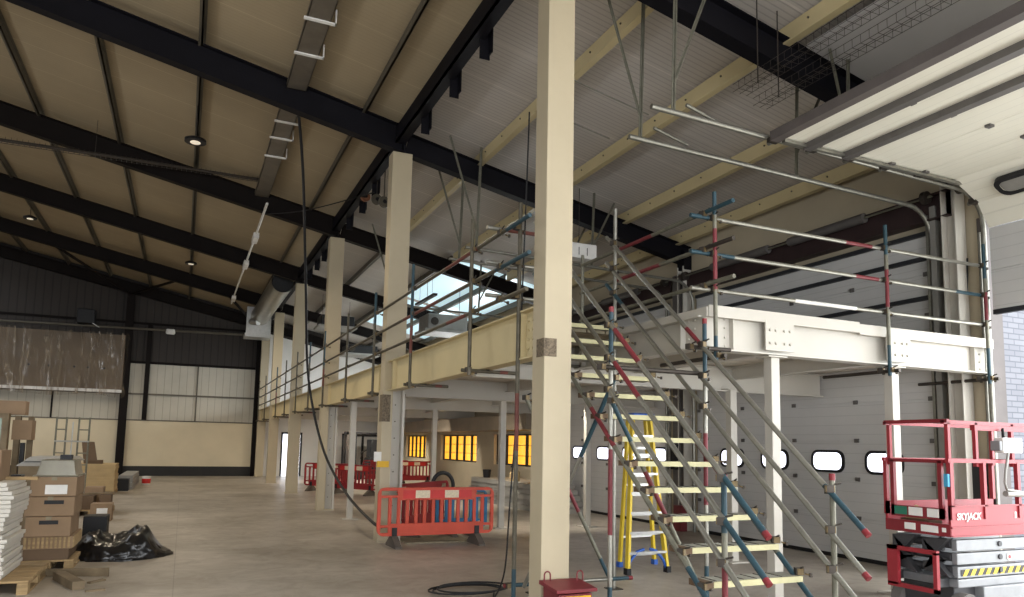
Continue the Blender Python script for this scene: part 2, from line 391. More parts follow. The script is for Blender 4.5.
# ================================================================== STEEL FRAME
names = ['front-most dark steel roof rafter, crossing overhead nearest the overhead door',
         'dark steel roof rafter resting on the second tall cream column',
         'dark steel roof rafter resting on the third tall cream column',
         'dark steel roof rafter resting on the fourth tall cream column',
         'dark steel roof rafter resting on the fifth tall column, last before the end wall',
         'dark gable rafter running along the top of the end wall']
for k, y in enumerate(YK):
    if k == 5: y = YE-.15
    b = MB('navy_steel' if k < 2 else 'dark_steel')
    b.ibeam((-11.95,y,zb(-11.95)+.235),(ROWX+.1,y,zb(ROWX+.1)+.235),.2,.47)
    b.ibeam((ROWX+.1,y,zb(ROWX+.1)+.19),(XW-.02,y,zb(XW-.02)+.19),.2,.38)
    b.box(ROWX+.02,ROWX+.06,y-.11,y+.11,zb(ROWX)-.0,zb(ROWX)+.5); b.box(XW-.2,XW-.02,y-.12,y+.12,zb(XW)-.1,zb(XW)+.3)
    tag(b.build('roof_rafter'), names[k], 'rafter', 'dark roof rafters')
# purlins left (dark) and right (cream): one continuous line each
def purlin(x, m, d, h, w_, label, grp, y0=-8, y1=YE-.02):
    z = zb(x)+d+h/2
    b = MB(m); b.bar((x,y0,z),(x,y1,z),.03 if m=='purlin_zinc' else .07,h,m=m)
    b.bar((x,y0,z),(x,y1,z),w_,.02,off=(-w_/4,-h/2+.01),m=m).bar((x,y0,z),(x,y1,z),w_,.02,off=(w_/4,h/2-.01),m=m)
    if m == 'cream_steel':
        for k in range(int((y1-y0)/.75)):
            yy = y0+.4+.75*k; b.disc((x-.04,yy,z+.03),(1,0,0),.014,.02,6,'purlin_zinc')
    tag(b.build('roof_purlin'), label, 'purlin', grp)
ords = ['first','second','third','fourth','fifth','sixth','seventh']
LX = [2.53,-0.11,-1.69,-3.26,-4.84,-6.4]
for i, x in enumerate(LX):
    purlin(x,'purlin_zinc',.455,.145,.07,'dark zinc roof purlin, %s one left of the tall column row' % ords[i],'dark purlins left of the columns')
RX = [4.70,6.26,7.82,9.1]
for i, x in enumerate(RX):
    purlin(x,'cream_steel',.355,.235,.09,'cream-painted roof purlin, %s one right of the tall column row' % ords[i],'cream purlins right of the columns',y0=-8 if i<2 else YK[0]+.12,y1=YK[2]-.1)
for i, x in enumerate(RX):
    purlin(x,'purlin_zinc',.405,.18,.08,'dark roof purlin in the far bays, %s one right of the column row' % ords[i],'dark purlins in the far right bays',y0=YK[2]+.1)
# long dark tie beams over the column row, with drop plates
for k in range(0,5):
    ya = YK[k]+.1 if k >= 0 else -8; yb = (YK[k+1]-.1) if k+1 < 5 else YE-.3
    if k+1 <= 4: yb = YK[k+1]-.1
    lab = ['dark eaves tie beam above the near column, running out over the camera','dark tie beam with drop plates between the near and second columns',
           'dark tie beam with drop plates between second and third columns','dark tie beam between third and fourth columns',
           'dark tie beam between fourth and fifth columns','dark tie beam between fifth column and end wall'][k+1]
    t = thing('tie_beam', lab, 'beam', (ROWX,ya,6.75), 'tie beams over the column row')
    b = MB('navy_steel').box(3.06,3.09,ya,yb,6.82,7.1).box(3.06,3.24,ya,yb,6.82,6.845).box(3.06,3.28,ya,yb,7.08,7.1)
    b.build('web', t)
    if k in (-1,0,1,2):
        for f_ in ((.345,.55,.79) if k >= 0 else (.9,)):
            y = ya+(yb-ya)*f_
            MB('navy_steel').box(3.18,3.32,y+.055,y+.07,6.56,7.14).box(3.305,3.32,y-.05,y+.06,6.62,7.14).build('drop_plate', t)

# ---- tall columns along the row
cl = ['near cream boxed steel column, full height beside the scaffold stair',
      'second tall cream column, standing behind the orange barrier',
      'third tall cream column along the row, with a bolted flange below the mezzanine',
      'fourth tall cream column along the row, slim and plain',
      'fifth tall cream column along the row, before the bright doorway',
      'last tall cream column of the row, close to the end wall']
for k in range(6):
    y = YK[k] if k < 5 else YE-.55
    t = thing('steel_column', cl[k], 'column', (ROWX,y,0), 'tall cream columns of the row')
    zt = zb(ROWX)-.04; m = 'cream_column'
    hw = .145 if k == 0 else .175
    if k in (1,2):
        MB(m).box(ROWX-hw,ROWX+hw,y-.14,y+.14,2.5,zt).build('casing', t, .008)
        MB(m).box(ROWX-hw-.02,ROWX-.02,y-.15,y+.14,.02,2.5).build('lower_casing', t, .008)
        b = MB('white_steel').box(ROWX-.02,ROWX+.17,y-.015,y+.015,.02,2.5).box(ROWX+.15,ROWX+.19,y-.15,y+.15,.02,2.5)
        for z in [.3+.28*j for j in range(8)]: b.disc((ROWX+.06,y-.02,z),(0,1,0),.012,.02,6,'purlin_zinc')
        b.build('flange', t)
    else:
        MB(m).box(ROWX-hw,ROWX+hw,y-.13,y+.13,.02,zt).build('casing', t, .008)
    MB(m).box(ROWX-.2,ROWX+.2,y-.2,y+.2,0,.02).build('base_plate', t)
    if k == 0: MB('bare_plate').box(ROWX-.155,ROWX-.02,y-.14,y+.02,2.46,2.63).build('bare_patch', t)['label'] = 'unpainted rough steel patch'
    if k == 1: MB('bare_plate').box(ROWX-.20,ROWX-.06,y-.16,y+.02,1.97,2.42).build('bare_patch', t)['label'] = 'unpainted rough steel patch'

# ================================================================== MEZZANINE
t = thing('mezzanine_platform', 'cream and white steel mezzanine deck, L-shaped, along the right half of the hall', 'mezzanine', (ROWX,YK[0],0))
ZT = 3.0
EDY = 8.9
b = MB('mezz_deck').box(ROWX+.1,XW-.05,EDY,YE-.02,2.86,2.9); b.build('soffit_sheet', t)
MB('deck_board').box(ROWX+.06,XW-.03,EDY,YE-.02,2.9,2.98).build('deck', t)
MB('mezz_deck').box(4.9,XW-.05,6.2,EDY,2.86,2.9).build('soffit_sheet', t)
MB('deck_board').box(4.9,XW-.03,6.15,EDY,2.9,2.98).build('deck', t)
def edge_beam(a, c, m, name='edge_beam', h=.50, z=2.73, stiff=True):
    q = MB(m).ibeam((*a,z),(*c,z),.17,h,m=m)
    va = Vector((*a,0)); vc = Vector((*c,0)); d = (vc-va); L_ = d.length; d.normalize(); sd = Vector((d.y,-d.x,0))
    if stiff:
        for e, s_ in ((.2,1),(L_-.2,1)):
            p = va+d*e
            for zz in (-.14,-.05,.05,.14):
                for s2 in (-1,1):
                    for off in (-.05,.05):
                        q.disc(p+d*off+Vector((0,0,z+zz))+sd*.012*s2,sd,.011,.02,6,m)
            pp = va+d*(e+(.12 if e<1 else -.12))
            q.bar(pp+Vector((0,0,z-h/2+.02)),pp+Vector((0,0,z+h/2-.02)),.14,.012,up_=tuple(d),m=m)
    return q.build(name, t)
ys = [YK[k] for k in range(5)]+[YE-.55]
for k in range(5):
    edge_beam((ROWX-.05,ys[k]+.15),(ROWX-.05,ys[k+1]-.15),'cream_steel')
    MB('dark_steel').box(ROWX-.02,ROWX+.06,ys[k]+.14,ys[k+1]-.14,2.98,3.03).build('edge_angle', t)
edge_beam((4.88,6.10),(XW-.02,6.10),'white_steel',h=.40,z=2.84)
MB('white_steel').box(4.86,7.0,6.0,6.04,2.98,3.10).build('upstand_board', t)
MB('white_steel').box(7.0,XW-.02,6.0,6.04,2.96,3.08).build('upstand_board', t)
edge_beam((4.88,6.10),(4.88,EDY),'white_steel',h=.34,z=2.83)
MB('white_steel').box(4.84,4.88,6.02,EDY,2.98,3.08).build('upstand_board', t)
edge_beam((ROWX+.1,EDY),(4.9,EDY),'white_steel',h=.40,z=2.8)
for x in (5.80,7.62):
    q = MB('white_steel').box(x-.2,x+.2,5.995,6.0+.012,2.68,3.0)
    for dx in (-.14,-.06,.06,.14):
        for z in (2.76,2.90): q.disc((x+dx,5.99,z),(0,1,0),.014,.02,8)
    q.build('splice_plate', t)
for y in (8.75,13.3,18.2,24.1,30.0): MB('white_steel').ibeam((ROWX+.15,y,2.66),(XW-.1,y,2.66),.16,.36).build('cross_beam', t)
for y, wch, pw in ((13.3,'first',70),(18.2,'second',90),(24.1,'third',120),(30.0,'fourth',220)):  # lamps out of view, added as fill under the mezzanine
    tb = thing('added_batten','added white fill batten hidden behind the %s cross beam under the mezzanine' % wch,'light',(6.6,y+.2,2.84),'added fill battens under the mezzanine')
    MB('white_steel').box(5.85,7.4,y+.14,y+.26,2.78,2.86).build('housing', tb)
    lamp('added_batten_fill',(6.6,y+.2,2.77),(0,0,0),1.5,.1,pw,(1,.93,.82))
for x in (5.8,7.5): MB('white_steel').ibeam((x,6.2,2.76),(x,YE-.1,2.76),.1,.2).build('joist', t)
# posts under it
pp = [(5.80,6.13,'white square mezzanine post under the front beam, behind the stair treads',2.62),
      (7.64,6.13,'white square mezzanine post under the front beam, behind the red lift',2.62),
      (7.42,8.68,'white square mezzanine post between the stair and the garage door',2.5),
      (7.62,13.3,'white square mezzanine post beyond the yellow stepladder',2.5),
      (5.79,13.5,'white square mezzanine post right of the front orange barrier',2.5),
      (3.32,15.88,'white square mezzanine post in the row, between second and third columns',2.5),
      (5.9,18.2,'white square mezzanine post behind the orange barriers, near the yellow windows',2.5)]
for i, (x,y,lab,h) in enumerate(pp):
    q = thing('mezzanine_post', lab, 'post', (x,y,0), 'white mezzanine posts')
    r_ = .058 if y < 7 else .058
    MB('white_steel').box(x-r_,x+r_,y-r_,y+r_,.015,h).build('shaft', q, .006)
    MB('white_steel').box(x-.16,x+.16,y-.16,y+.16,0,.015).build('base_plate', q)
    MB('white_steel').box(x-.13,x+.13,y-.1,y+.1,h,h+.015).build('cap_plate', q)
tag(MB('duct_brown').box(8.35,9.1,17.9,34.5,2.05,2.48).build('ventilation_duct'),'long brown ventilation duct under the mezzanine above the yellow windows','duct')

# ================================================================== SECTIONAL DOORS (right wall)
def closed_door(name, d, wins):
    y0, y1 = d
    q = MB('door_panel').box(XW,XW+.04,y0-.02,y1+.02,0,4.72)
    for i in range(8): q.box(XW-.02,XW+.03,y0+.02,y1-.02,.05+.58*i,.05+.58*i+.574)
    o = struct(q.build(name)); MB('black_rubber').box(XW-.025,XW+.035,y0+.02,y1-.02,0,.06).build('bottom_seal', o)
    hg = MB('strut_grey')
    for i in range(1,8):
        for k in range(5): yy = y0+.08+(y1-y0-.16)*k/4; hg.box(XW-.045,XW-.02,yy-.035,yy+.035,.05+.58*i-.03,.05+.58*i+.03)
    hg.build('hinge', o)
    for z in (3.77,4.33,4.68): MB('door_gasket').box(XW-.07,XW-.02,y0+.03,y1-.03,z-.03,z+.03).build('stiffener', o)
    for yy in wins:
        n = 20
        def oval(a,b_,r_):
            pts = []
            for cx,cz,s0 in ((a-r_,b_-r_,0),(-a+r_,b_-r_,PI/2),(-a+r_,-b_+r_,PI),(a-r_,-b_+r_,1.5*PI)):
                for k in range(6): an = s0+k*PI/10; pts.append((yy+cx+r_*math.cos(an),1.47+cz+r_*math.sin(an)))
            return pts
        out, inn = oval(.325,.175,.13), oval(.28,.135,.10)
        fr = MB('black_rubber'); N_ = len(out)
        for x in (XW-.045,): 
            vs = [(x,*p) for p in out]+[(x,*p) for p in inn]+[(XW-.02,*p) for p in out]
            fr.add(vs,[(i,(i+1)%N_,N_+(i+1)%N_,N_+i) for i in range(N_)]+[(i,(i+1)%N_,2*N_+(i+1)%N_,2*N_+i) for i in range(N_)])
        g = fr.build('window_frame', o)
        MB('window_daylight').prism(inn,0,XW-.04,XW-.022).build('pane', g)
    return o
WA = [10.92,9.84,8.69,7.66]; WC = [16.74,15.52,14.36,13.24]
def tracks(o, y, xend, inner):
    q = MB('galv'); x = XW-.10; R_ = .45; zt = 4.98
    pts = [(x,y,0),(x,y,zt-R_)]+[(x-R_+R_*math.cos(a),y,zt-R_+R_*math.sin(a)) for a in [PI/2*k/6 for k in range(1,7)]]+[(xend,y,zt+.10)]
    q.tube(pts,.03,8); q.build('track', o)
def shaft(o, d):
    y0,y1 = d; x = XW-.22; z = 5.12
    q = MB('galv_dull').tube([(x,y0-.2,z),(x,y1+.2,z)],.016,8); q.build('spring_shaft', o)
    for ya in (y0+.9,y0+2.9): MB('strut_grey').tube([(x,ya,z),(x,ya+1.5,z)],.075,12).build('torsion_spring', o)
    for ya in (y0-.1,y1+.1): MB('coupler_steel').disc((x,ya,z),(0,1,0),.09,.07,14).build('cable_drum', o)
def hanger(o, x, y, z, ztop, x2):
    q = MB('galv_dull'); q.bar((x,y,z),(x+.05,y,ztop),.05,.006).bar((x,y,z),(x+.05,y,ztop),.006,.05); q.build('track_hanger', o)
    q = MB('galv_dull'); q.bar((x,y,z+.3),(x2,y,zb(x2)+.55),.04,.004).bar((x,y,z+.3),(x2,y,zb(x2)+.55),.004,.04); q.build('track_hanger', o)
dA = closed_door('door_1', DA, WA); dC = closed_door('door_2', DC, WC)
for o, d, xe in ((dA,DA,4.35),(dC,DC,4.35)):
    tracks(o,d[0]-.08 if d is DA else d[0],xe,1); tracks(o,d[1],xe,1); shaft(o,d)
    for yy in d:
        hanger(o,4.55,yy,5.1,zb(4.75)+.6,4.0); hanger(o,6.9,yy,5.06,zb(7)+.6,7.4)
# pushed-up door in the open bay
q = MB('door_panel_over'); y0,y1 = DB[0]+.05, 5.91
X_ = 5.72
xs = [5.72,6.28,6.86,7.44,8.02,8.60]
for i in range(5): q.box(xs[i]+.003,xs[i+1]-.003,y0,y1,5.0+.02,5.06)
# curving sections down to the vertical leaf
def slab(p, c_, m='door_panel_over'):
    q.prism([p,c_,(c_[0]+.04,c_[1]+.04),(p[0]+.02,p[1]+.045)],1,y0,y1,m)
slab((8.60,5.02),(9.04,4.80)); slab((9.04,4.80),(9.24,4.50))
q.box(9.24,9.29,y0,y1,3.95,4.495,'door_panel'); q.box(9.24,9.29,y0,y1,3.44,3.944,'door_panel')
dB = struct(q.build('door_3'))
MB('door_gasket').box(9.235,9.30,y0,y1,3.38,3.44).build('bottom_seal', dB)
for xa,xb in ((5.66,5.76),): MB('jamb_brown').box(xa-.03,xb-.02,y0,y1,4.965,5.07).build('top_rail', dB)
for xa in (6.16,6.74): MB('strut_grey').box(xa-.05,xa+.05,y0,y1,4.95,5.02).build('stiffener', dB)
hg = MB('strut_grey')
for xx in xs[1:5]:
    for yy in (y0+.05,4.7,3.5,2.3,y1-.05): hg.box(xx-.035,xx+.035,yy-.03,yy+.03,4.995,5.02)
hg.build('hinge', dB)
for xx in xs+[9.04]:
    MB('galv').disc((xx,y1+.1,5.0 if xx<9 else 4.82),(0,1,0),.03,.04,10).build('roller', dB)
    MB('coupler_steel').box(xx-.06,xx+.06,y1-.02,y1+.08,4.98 if xx<9 else 4.8,5.03 if xx<9 else 4.86).build('roller_bracket', dB)
MB('galv').bar((5.8,y1-.02,4.985),(8.7,y1-.02,4.985),.05,.03).build('end_cap', dB)
# window in the slanting section
fr = MB('black_rubber'); pc = Vector((8.86,5.28,4.865)); sl = Vector((.44,0,-.22)).normalized(); nn = Vector((-.22,0,-.44)).normalized(); ydir = Vector((0,1,0))
def oval3(a,b_,r_,h):
    pts = []
    for cx,cz,s0 in ((a-r_,b_-r_,0),(-a+r_,b_-r_,PI/2),(-a+r_,-b_+r_,PI),(a-r_,-b_+r_,1.5*PI)):
        for k in range(6): an = s0+k*PI/10; pts.append(pc+ydir*(cx+r_*math.cos(an))+sl*(cz+r_*math.sin(an))+nn*h)
    return pts
for yc in (5.2,4.1,3.0,1.9):
    pc.y = yc; out, inn, bak = oval3(.33,.15,.11,.06), oval3(.27,.10,.07,.06), oval3(.33,.15,.11,.0); N_ = len(out)
    fr.add(out+inn+bak,[(i,(i+1)%N_,N_+(i+1)%N_,N_+i) for i in range(N_)]+[(i,(i+1)%N_,2*N_+(i+1)%N_,2*N_+i) for i in range(N_)])
    fr.add(oval3(.27,.10,.07,.05),[tuple(range(N_))],'unit_grey')
fr.build('window_frame', dB)
tracks(dB,6.0,4.15,1); tracks(dB,DB[0]-.05,4.15,1); shaft(dB,DB)
for yy in (6.0,): hanger(dB,4.42,yy,5.08,zb(4.7)+.6,5.0); hanger(dB,6.9,yy,5.05,zb(7)+.6,6.6)
MB('galv').tube([(4.6,6.02,5.2),(5.1,6.06,5.1)],.02,8).build('buffer_spring', dB)
MB('galv').tube([(4.75,DA[0]+.02,5.3),(5.25,DA[0]+.05,5.2)],.02,8).build('buffer_spring', dA)
# ================================================================== SCAFFOLD
TR = .0222
def ctube(q, a, b, segs=(), base='galv_dull', r=TR):
    a = Vector(a); b = Vector(b); cuts = sorted({0,1}|{s_[0] for s_ in segs}|{s_[1] for s_ in segs})
    for t0, t1 in zip(cuts[:-1], cuts[1:]):
        mm = base
        for s_ in segs:
            if s_[0] <= (t0+t1)/2 <= s_[1]: mm = s_[2]
        q.tube([a.lerp(b,t0), a.lerp(b,t1)], r, 10, mm, cap=True)
    return q
def cap(q, p, d, m='tube_cap', L_=.04):
    p = Vector(p); d = Vector(d).normalized(); q.tube([p-d*L_*.3, p+d*L_], TR*1.12, 10, m); return q
qc = MB('coupler_steel')
qc.box(-.034,.034,-.025,.025,-.028,.028).box(-.025,.025,-.034,.034,-.024,.024,'brassy').tube([(.0,-.03,.03),(.0,-.085,.045)],.008,6).tube([(.05,.0,-.02),(.09,0,-.03)],.008,6,'brassy').box(.085,.105,-.014,.014,-.045,-.015)
COUP = qc.build('coupler'); COUP_ME = COUP.data; bpy.data.objects.remove(COUP)
def coup(parent, p, rz=0, tilt=0):
    off = Vector((0,0,0)); q = parent
    while q is not None: off += q.location; q = q.parent
    o = bpy.data.objects.new('coupler', COUP_ME); COL.objects.link(o); o.parent = parent; o.location = Vector(p)-off; o.rotation_euler = (tilt,0,rz); return o
# ---- guardrail along the row edge
g = thing('scaffold_guardrail', 'long tube scaffold guardrail along the cream mezzanine edge, beside the column row', 'guardrail', (2.9,6.3,2.45))
PY = [7.75,10.15,12.42,14.75,17.4,19.6,21.95,24.5,27.0,30.9,33.6]
rnd = random.Random(3)
for i, y in enumerate(PY):
    zt = 4.2
    ctube(MB(), (2.9,y,2.40), (2.9,y,zt), [(.55,1,'tube_blue'),(.28,.5,'tube_rust')] if i in (1,4,8) else [(.7,1,'tube_blue')] if i%3==2 else [], 'galv_dark').build('standard', g)
    ctube(MB(), (2.83,y+.06,2.455), (3.50,y+.06,2.455), [(.7,.85,'tube_rust')], 'galv_dark').build('outrigger', g)
    coup(g,(2.9,y+.03,2.46)); coup(g,(3.17,y+.06,2.49),.5)
    for z in (3.13,3.48,3.85): coup(g,(2.925,y,z),PI/2*(i%2))
ctube(MB(), (3.05,6.75,0), (3.05,6.75,4.12), [(.38,.52,'tube_rust'),(0,.1,'tube_blue')], 'galv_dark').build('standard', g)
MB('coupler_steel').box(2.98,3.12,6.68,6.82,0,.01).build('base_plate', g)
for z in (3.13,3.48,3.85): coup(g,(3.0,6.73,z),.2)
for z, y0, y1, sg in ((3.85,6.3,34,[(.05,.09,'tube_rust'),(0,.02,'tube_blue')]),(3.48,6.3,34,[(.10,.16,'tube_rust'),(0,.03,'tube_blue')]),(3.13,6.35,34,[(.06,.085,'tube_rust')])):
    ctube(MB(), (2.948,y0,z), (2.948,y1,z), sg, 'galv_dark').build('rail', g)
for z, sg in ((3.89,[(.2,.7,'tube_rust')]),(3.52,[]),(3.17,[])):
    ctube(MB(), (2.78,7.0,z), (3.75,7.0,z), sg, 'galv').build('return_rail', g); coup(g,(2.94,7.0,z-.03))
# ---- guardrail round the white front corner
g = thing('scaffold_guardrail', 'tube scaffold guardrail on the white front mezzanine beam, near the overhead door', 'guardrail', (4.9,5.94,2.5))
for x, sg in ((4.89,[(.0,.15,'tube_blue'),(.42,.78,'tube_red'),(.86,1,'tube_blue')]),(7.39,[(0,.2,'tube_blue'),(.45,.7,'tube_red'),(.8,1,'tube_blue')]),(9.15,[(0,.25,'tube_blue'),(.45,.65,'tube_red'),(.75,1,'tube_blue')])):
    ctube(MB(), (x,5.94,2.5), (x,5.94,4.28), sg).build('standard', g)
    ctube(MB(), (x+.05,5.85,2.56), (x+.05,6.95,2.56), [], 'coupler_steel').build('outrigger', g)
    coup(g,(x+.02,5.94,2.57)); coup(g,(x+.05,6.1,2.58),.4)
    for z in (3.25,3.63,4.01): coup(g,(x,5.965,z))
for z, sg in ((4.01,[(0,.05,'tube_blue'),(.47,.56,'tube_red')]),(3.63,[(0,.12,'tube_blue'),(.5,.58,'tube_red'),(.87,.98,'tube_blue')]),(3.25,[(.3,.5,'sticker_white')])):
    ctube(MB(), (4.62,5.99,z), (9.25,5.99,z), sg, 'galv').build('rail', g)
for z, sg in ((4.06,[(0,.2,'tube_blue'),(.45,.7,'tube_red')]),(3.68,[(0,.2,'coupler_steel'),(.4,.7,'tube_red')]),(3.30,[])):
    ctube(MB(), (4.80,5.55,z), (4.80,8.6,z), sg, 'galv_dull').build('side_rail', g); coup(g,(4.78,5.99,z-.02),.3)
ctube(MB(), (4.80,8.55,2.9),(4.80,8.55,4.2),[],'galv_dull').build('standard', g)

# ---- stair tower
s = thing('scaffold_stair', 'tube scaffold stair with pale timber treads climbing to the mezzanine', 'scaffold stair', (4.15,5.9,0))
XL, XR = 3.63, 4.61
def zl(y, y0, z0): return z0+.86*(y-y0)
for x, sets in ((XL,((3.92,1.06),(3.92,.75),(3.95,.46))),(XR,((3.96,1.04),(3.97,.73),(3.95,.44)))):
    for j, (y0,z0) in enumerate(sets):
        y1 = 7.62; a = Vector((x,y0,z0)); bb = Vector((x,y1,zl(y1,y0,z0)))
        sg = [(0,.115,'tube_blue'),(.41,.52,'tube_red')] if (x==XL and j<2) else [(0,.10,'tube_blue')] if j==0 else [(.9,1,'tube_blue')] if j==2 else []
        if x==XR and j==0: sg += [(.51,.57,'tube_red')]
        q = ctube(MB(), a, bb, sg, 'galv'); cap(q, a, a-bb); q.build('handrail', s)
for x in (XL, XR):
    a = Vector((x,4.05,.09)); bb = Vector((x,7.62,.09+.86*(7.62-4.05)))
    ctube(MB(), a, bb, [(.02,.2,'tube_blue'),(.5,.62,'tube_red')] if x<4 else [(.03,.22,'tube_blue'),(.3,.36,'coupler_steel'),(.42,.54,'tube_red')], 'galv_dull').build('stringer', s)
z = .18
for i in range(14):
    zz = .18+.22*i; y = 4.58+(zz-.62)/.86
    q = MB('tread_edge').box(XL+.10,XR+.01,y,y+.02,zz-.045,zz).box(XL+.10,XR+.01,y+.02,y+.225,zz-.043,zz-.001,'tread_top').box(XL+.02,XL+.10,y+.0,y+.2,zz-.045,zz+.003,'card_dark')
    for k in range(6): q.box(XL+.15+.13*k,XL+.153+.13*k,y+.03,y+.22,zz-.002,zz+.004,'coupler_steel')
    q.build('tread', s)
    coup(s,(XL+.02,y+.03,zz-.03),.3); coup(s,(XR+.02,y+.05,zz+.03),-.4)
stds = [(XL+.02,5.94,0,2.91,[(.0,.12,'tube_blue'),(.28,.55,'tube_red'),(.83,1,'tube_blue')]),
        (XR+.02,5.79,0,2.86,[(0,.18,'tube_blue'),(.38,.62,'tube_red'),(.8,1,'tube_blue')]),
        (XR+.02,7.45,0,4.5,[]),(XL+.02,7.5,0,4.4,[]),
        (XL+.02,4.36,0,1.41,[(.72,1,'tube_blue'),(.2,.55,'tube_red')]),(XR+.02,4.27,0,1.41,[])]
for i, (x,y,z0,z1,sg) in enumerate(stds):
    q = ctube(MB(), (x,y,z0), (x,y,z1), sg, 'galv' if i<4 else 'galv_dull')
    if i in (0,1,4,5): cap(q,(x,y,z1),(0,0,1))
    q.build('standard', s)
    ys_ = [(a0,b0) for a0,b0 in ((3.94,1.05),(3.94,.74),(3.95,.45))]
    for a0,b0 in ys_:
        zz = zl(y,a0,b0)
        if zz < z1+.05: coup(s,(x-.03,y,zz),.2*i)
for a, bb, sg, m in (((3.61,5.86,2.05),(4.66,5.86,.20),[(0,.2,'tube_blue'),(.35,.62,'tube_red')],'galv_dull'),
                  ((3.72,5.98,2.28),(3.42,7.3,.12),[(0,.35,'tube_blue')],'galv'),
                  ((3.45,7.40,2.15),(4.55,7.40,.12),[(.35,.62,'tube_red'),(.88,1,'tube_blue')],'galv_dull'),
                  ((3.28,7.42,.12),(4.82,7.42,.12),[(0,.2,'tube_blue'),(.85,1,'tube_blue')],'galv'),
                  ((3.5,5.86,2.36),(4.72,5.86,2.36),[],'coupler_steel'),((4.5,5.86,2.62),(5.0,5.86,2.62),[],'coupler_steel'),
                  ((3.45,7.56,2.88),(4.85,7.56,2.88),[],'galv_dull'),((3.45,8.7,2.7),(4.85,8.7,2.7),[],'galv_dull')):
    q = ctube(MB(), a, bb, sg, m)
    if a[2] == bb[2] == .12: cap(q,a,(-1,0,0)); cap(q,bb,(1,0,0))
    q.build('brace', s)
    coup(s,a,.3)
for k in range(5): MB('plank_board').box(3.52+.255*k,3.52+.255*k+.235,7.5,8.95,2.96,3.0).build('landing_board', s)
for x,y in ((XL+.02,7.5),(XR+.02,7.45),(XL+.02,5.94),(XR+.02,5.79)): MB('coupler_steel').box(x-.08,x+.08,y-.08,y+.08,0,.01).build('base_plate', s)

# ================================================================== STEPLADDER
L = thing('stepladder', 'yellow stepladder with blue top and feet, standing behind the scaffold stair', 'ladder', (5.7,8.5,0))
fl, fr_, rl, rr = Vector((5.30,8.2,0)),Vector((5.93,8.22,0)),Vector((5.55,8.78,0)),Vector((6.16,8.84,0))
tl, tr2 = Vector((5.58,8.52,2.02)),Vector((5.86,8.52,2.02)); tl2, tr3 = Vector((5.58,8.62,2.02)),Vector((5.86,8.62,2.02))
for a, bb in ((fl,tl),(fr_,tr2)): MB('ladder_yellow').bar(a,bb,.035,.075,(0,1,0)).build('front_stile', L)
for a, bb in ((rl,tl2),(rr,tr3)): MB('ladder_yellow').bar(a,bb,.035,.06,(0,1,0)).build('rear_stile', L)
for k in range(7):
    t_ = .13+.125*k; a = fl.lerp(tl,t_); bb = fr_.lerp(tr2,t_)
    MB('alu').bar(a,bb,.085,.03,(0,0,1)).bar(a+Vector((0,.03,-.02)),bb+Vector((0,.03,-.02)),.02,.04).build('step', L)
for k in (.2,.55,.8): MB('alu').bar(rl.lerp(tl2,k),rr.lerp(tr3,k),.02,.03).build('rear_rung', L)
MB('step_blue').box(5.54,5.90,8.44,8.70,2.0,2.09).build('top_cap', L, .02)
for a, sx in ((fl,1),(fr_,-1)):
    MB('step_blue').tube([a+Vector((0,0,.02)),a+Vector((sx*.05,.02,.16)),a+Vector((sx*.16,.02,.28)),a.lerp(tl if sx>0 else tr2,.14)+Vector((sx*.24,0,.02))],.02,6).box(a.x-.03,a.x+.03,a.y-.045,a.y+.045,0,.08,'black_rubber').build('foot', L)
for a in (rl,rr): MB('step_blue').box(a.x-.03,a.x+.03,a.y-.04,a.y+.04,0,.07).build('foot', L)

# ================================================================== SCISSOR LIFT  (long axis along X)
LX0, LY0 = 6.66, 4.76
S = thing('scissor_lift', 'red and grey scissor lift parked under the open door, lowered', 'scissor lift', (LX0,LY0,0))
def B(m, x0,x1,y0,y1,z0,z1): return MB(m).box(LX0+x0,LX0+x1,LY0+y0,LY0+y1,z0,z1)
W_, L_ = .70, 1.72
B('lift_dark',.12,L_-.05,.08,W_-.08,.12,.36).box(LX0+.1,LX0+L_,LY0+.02,LY0+W_-.02,.36,.44,'lift_grey').build('chassis', S, .01)
B('lift_grey',.42,1.30,-.01,.09,.10,.36).build('side_tray', S, .01)
B('lift_grey',.42,1.30,W_-.09,W_+.01,.10,.36).build('side_tray', S, .01)
for x in (.20,1.48):
    for y in (.04,W_-.04):
        q = MB('tyre_grey').disc((LX0+x,LY0+y,.155),(0,1,0),.155,.11,20); q.disc((LX0+x,LY0+y+(-.06 if y<.3 else .06),.155),(0,1,0),.085,.02,16,'lift_grey'); q.build('wheel', S)
zz = .44
for i in range(3):
    for y in (.02,W_-.08):
        q = B('lift_grey',.10,L_-.06,y,y+.055,zz+.01+.125*i,zz+.115+.125*i)
        q.disc((LX0+.72,LY0+y-.005,zz+.065+.125*i),(0,1,0),.026,.02,12,'lift_dark')
        o = q.build('scissor_arm', S, .006)
        if i == 0 and y < .3:
            hz = MB('hazard_black').box(LX0+.14,LX0+L_-.12,LY0+y-.004,LY0+y,zz+.03,zz+.09)
            for k in range(13):
                x = LX0+.16+.11*k
                hz.add([(x,LY0+y-.006,zz+.03),(x+.055,LY0+y-.006,zz+.03),(x+.10,LY0+y-.006,zz+.09),(x+.045,LY0+y-.006,zz+.09)],[(0,1,2,3)],'hazard_yellow')
            hz.build('hazard_stripe', o)
        if i == 1 and y < .3: MB('sticker_white').disc((LX0+.86,LY0+y-.004,zz+.06+.125),(0,1,0),.035,.006,14).disc((LX0+.86,LY0+y-.008,zz+.06+.125),(0,1,0),.02,.006,12,'lift_red').build('warning_sticker', o)
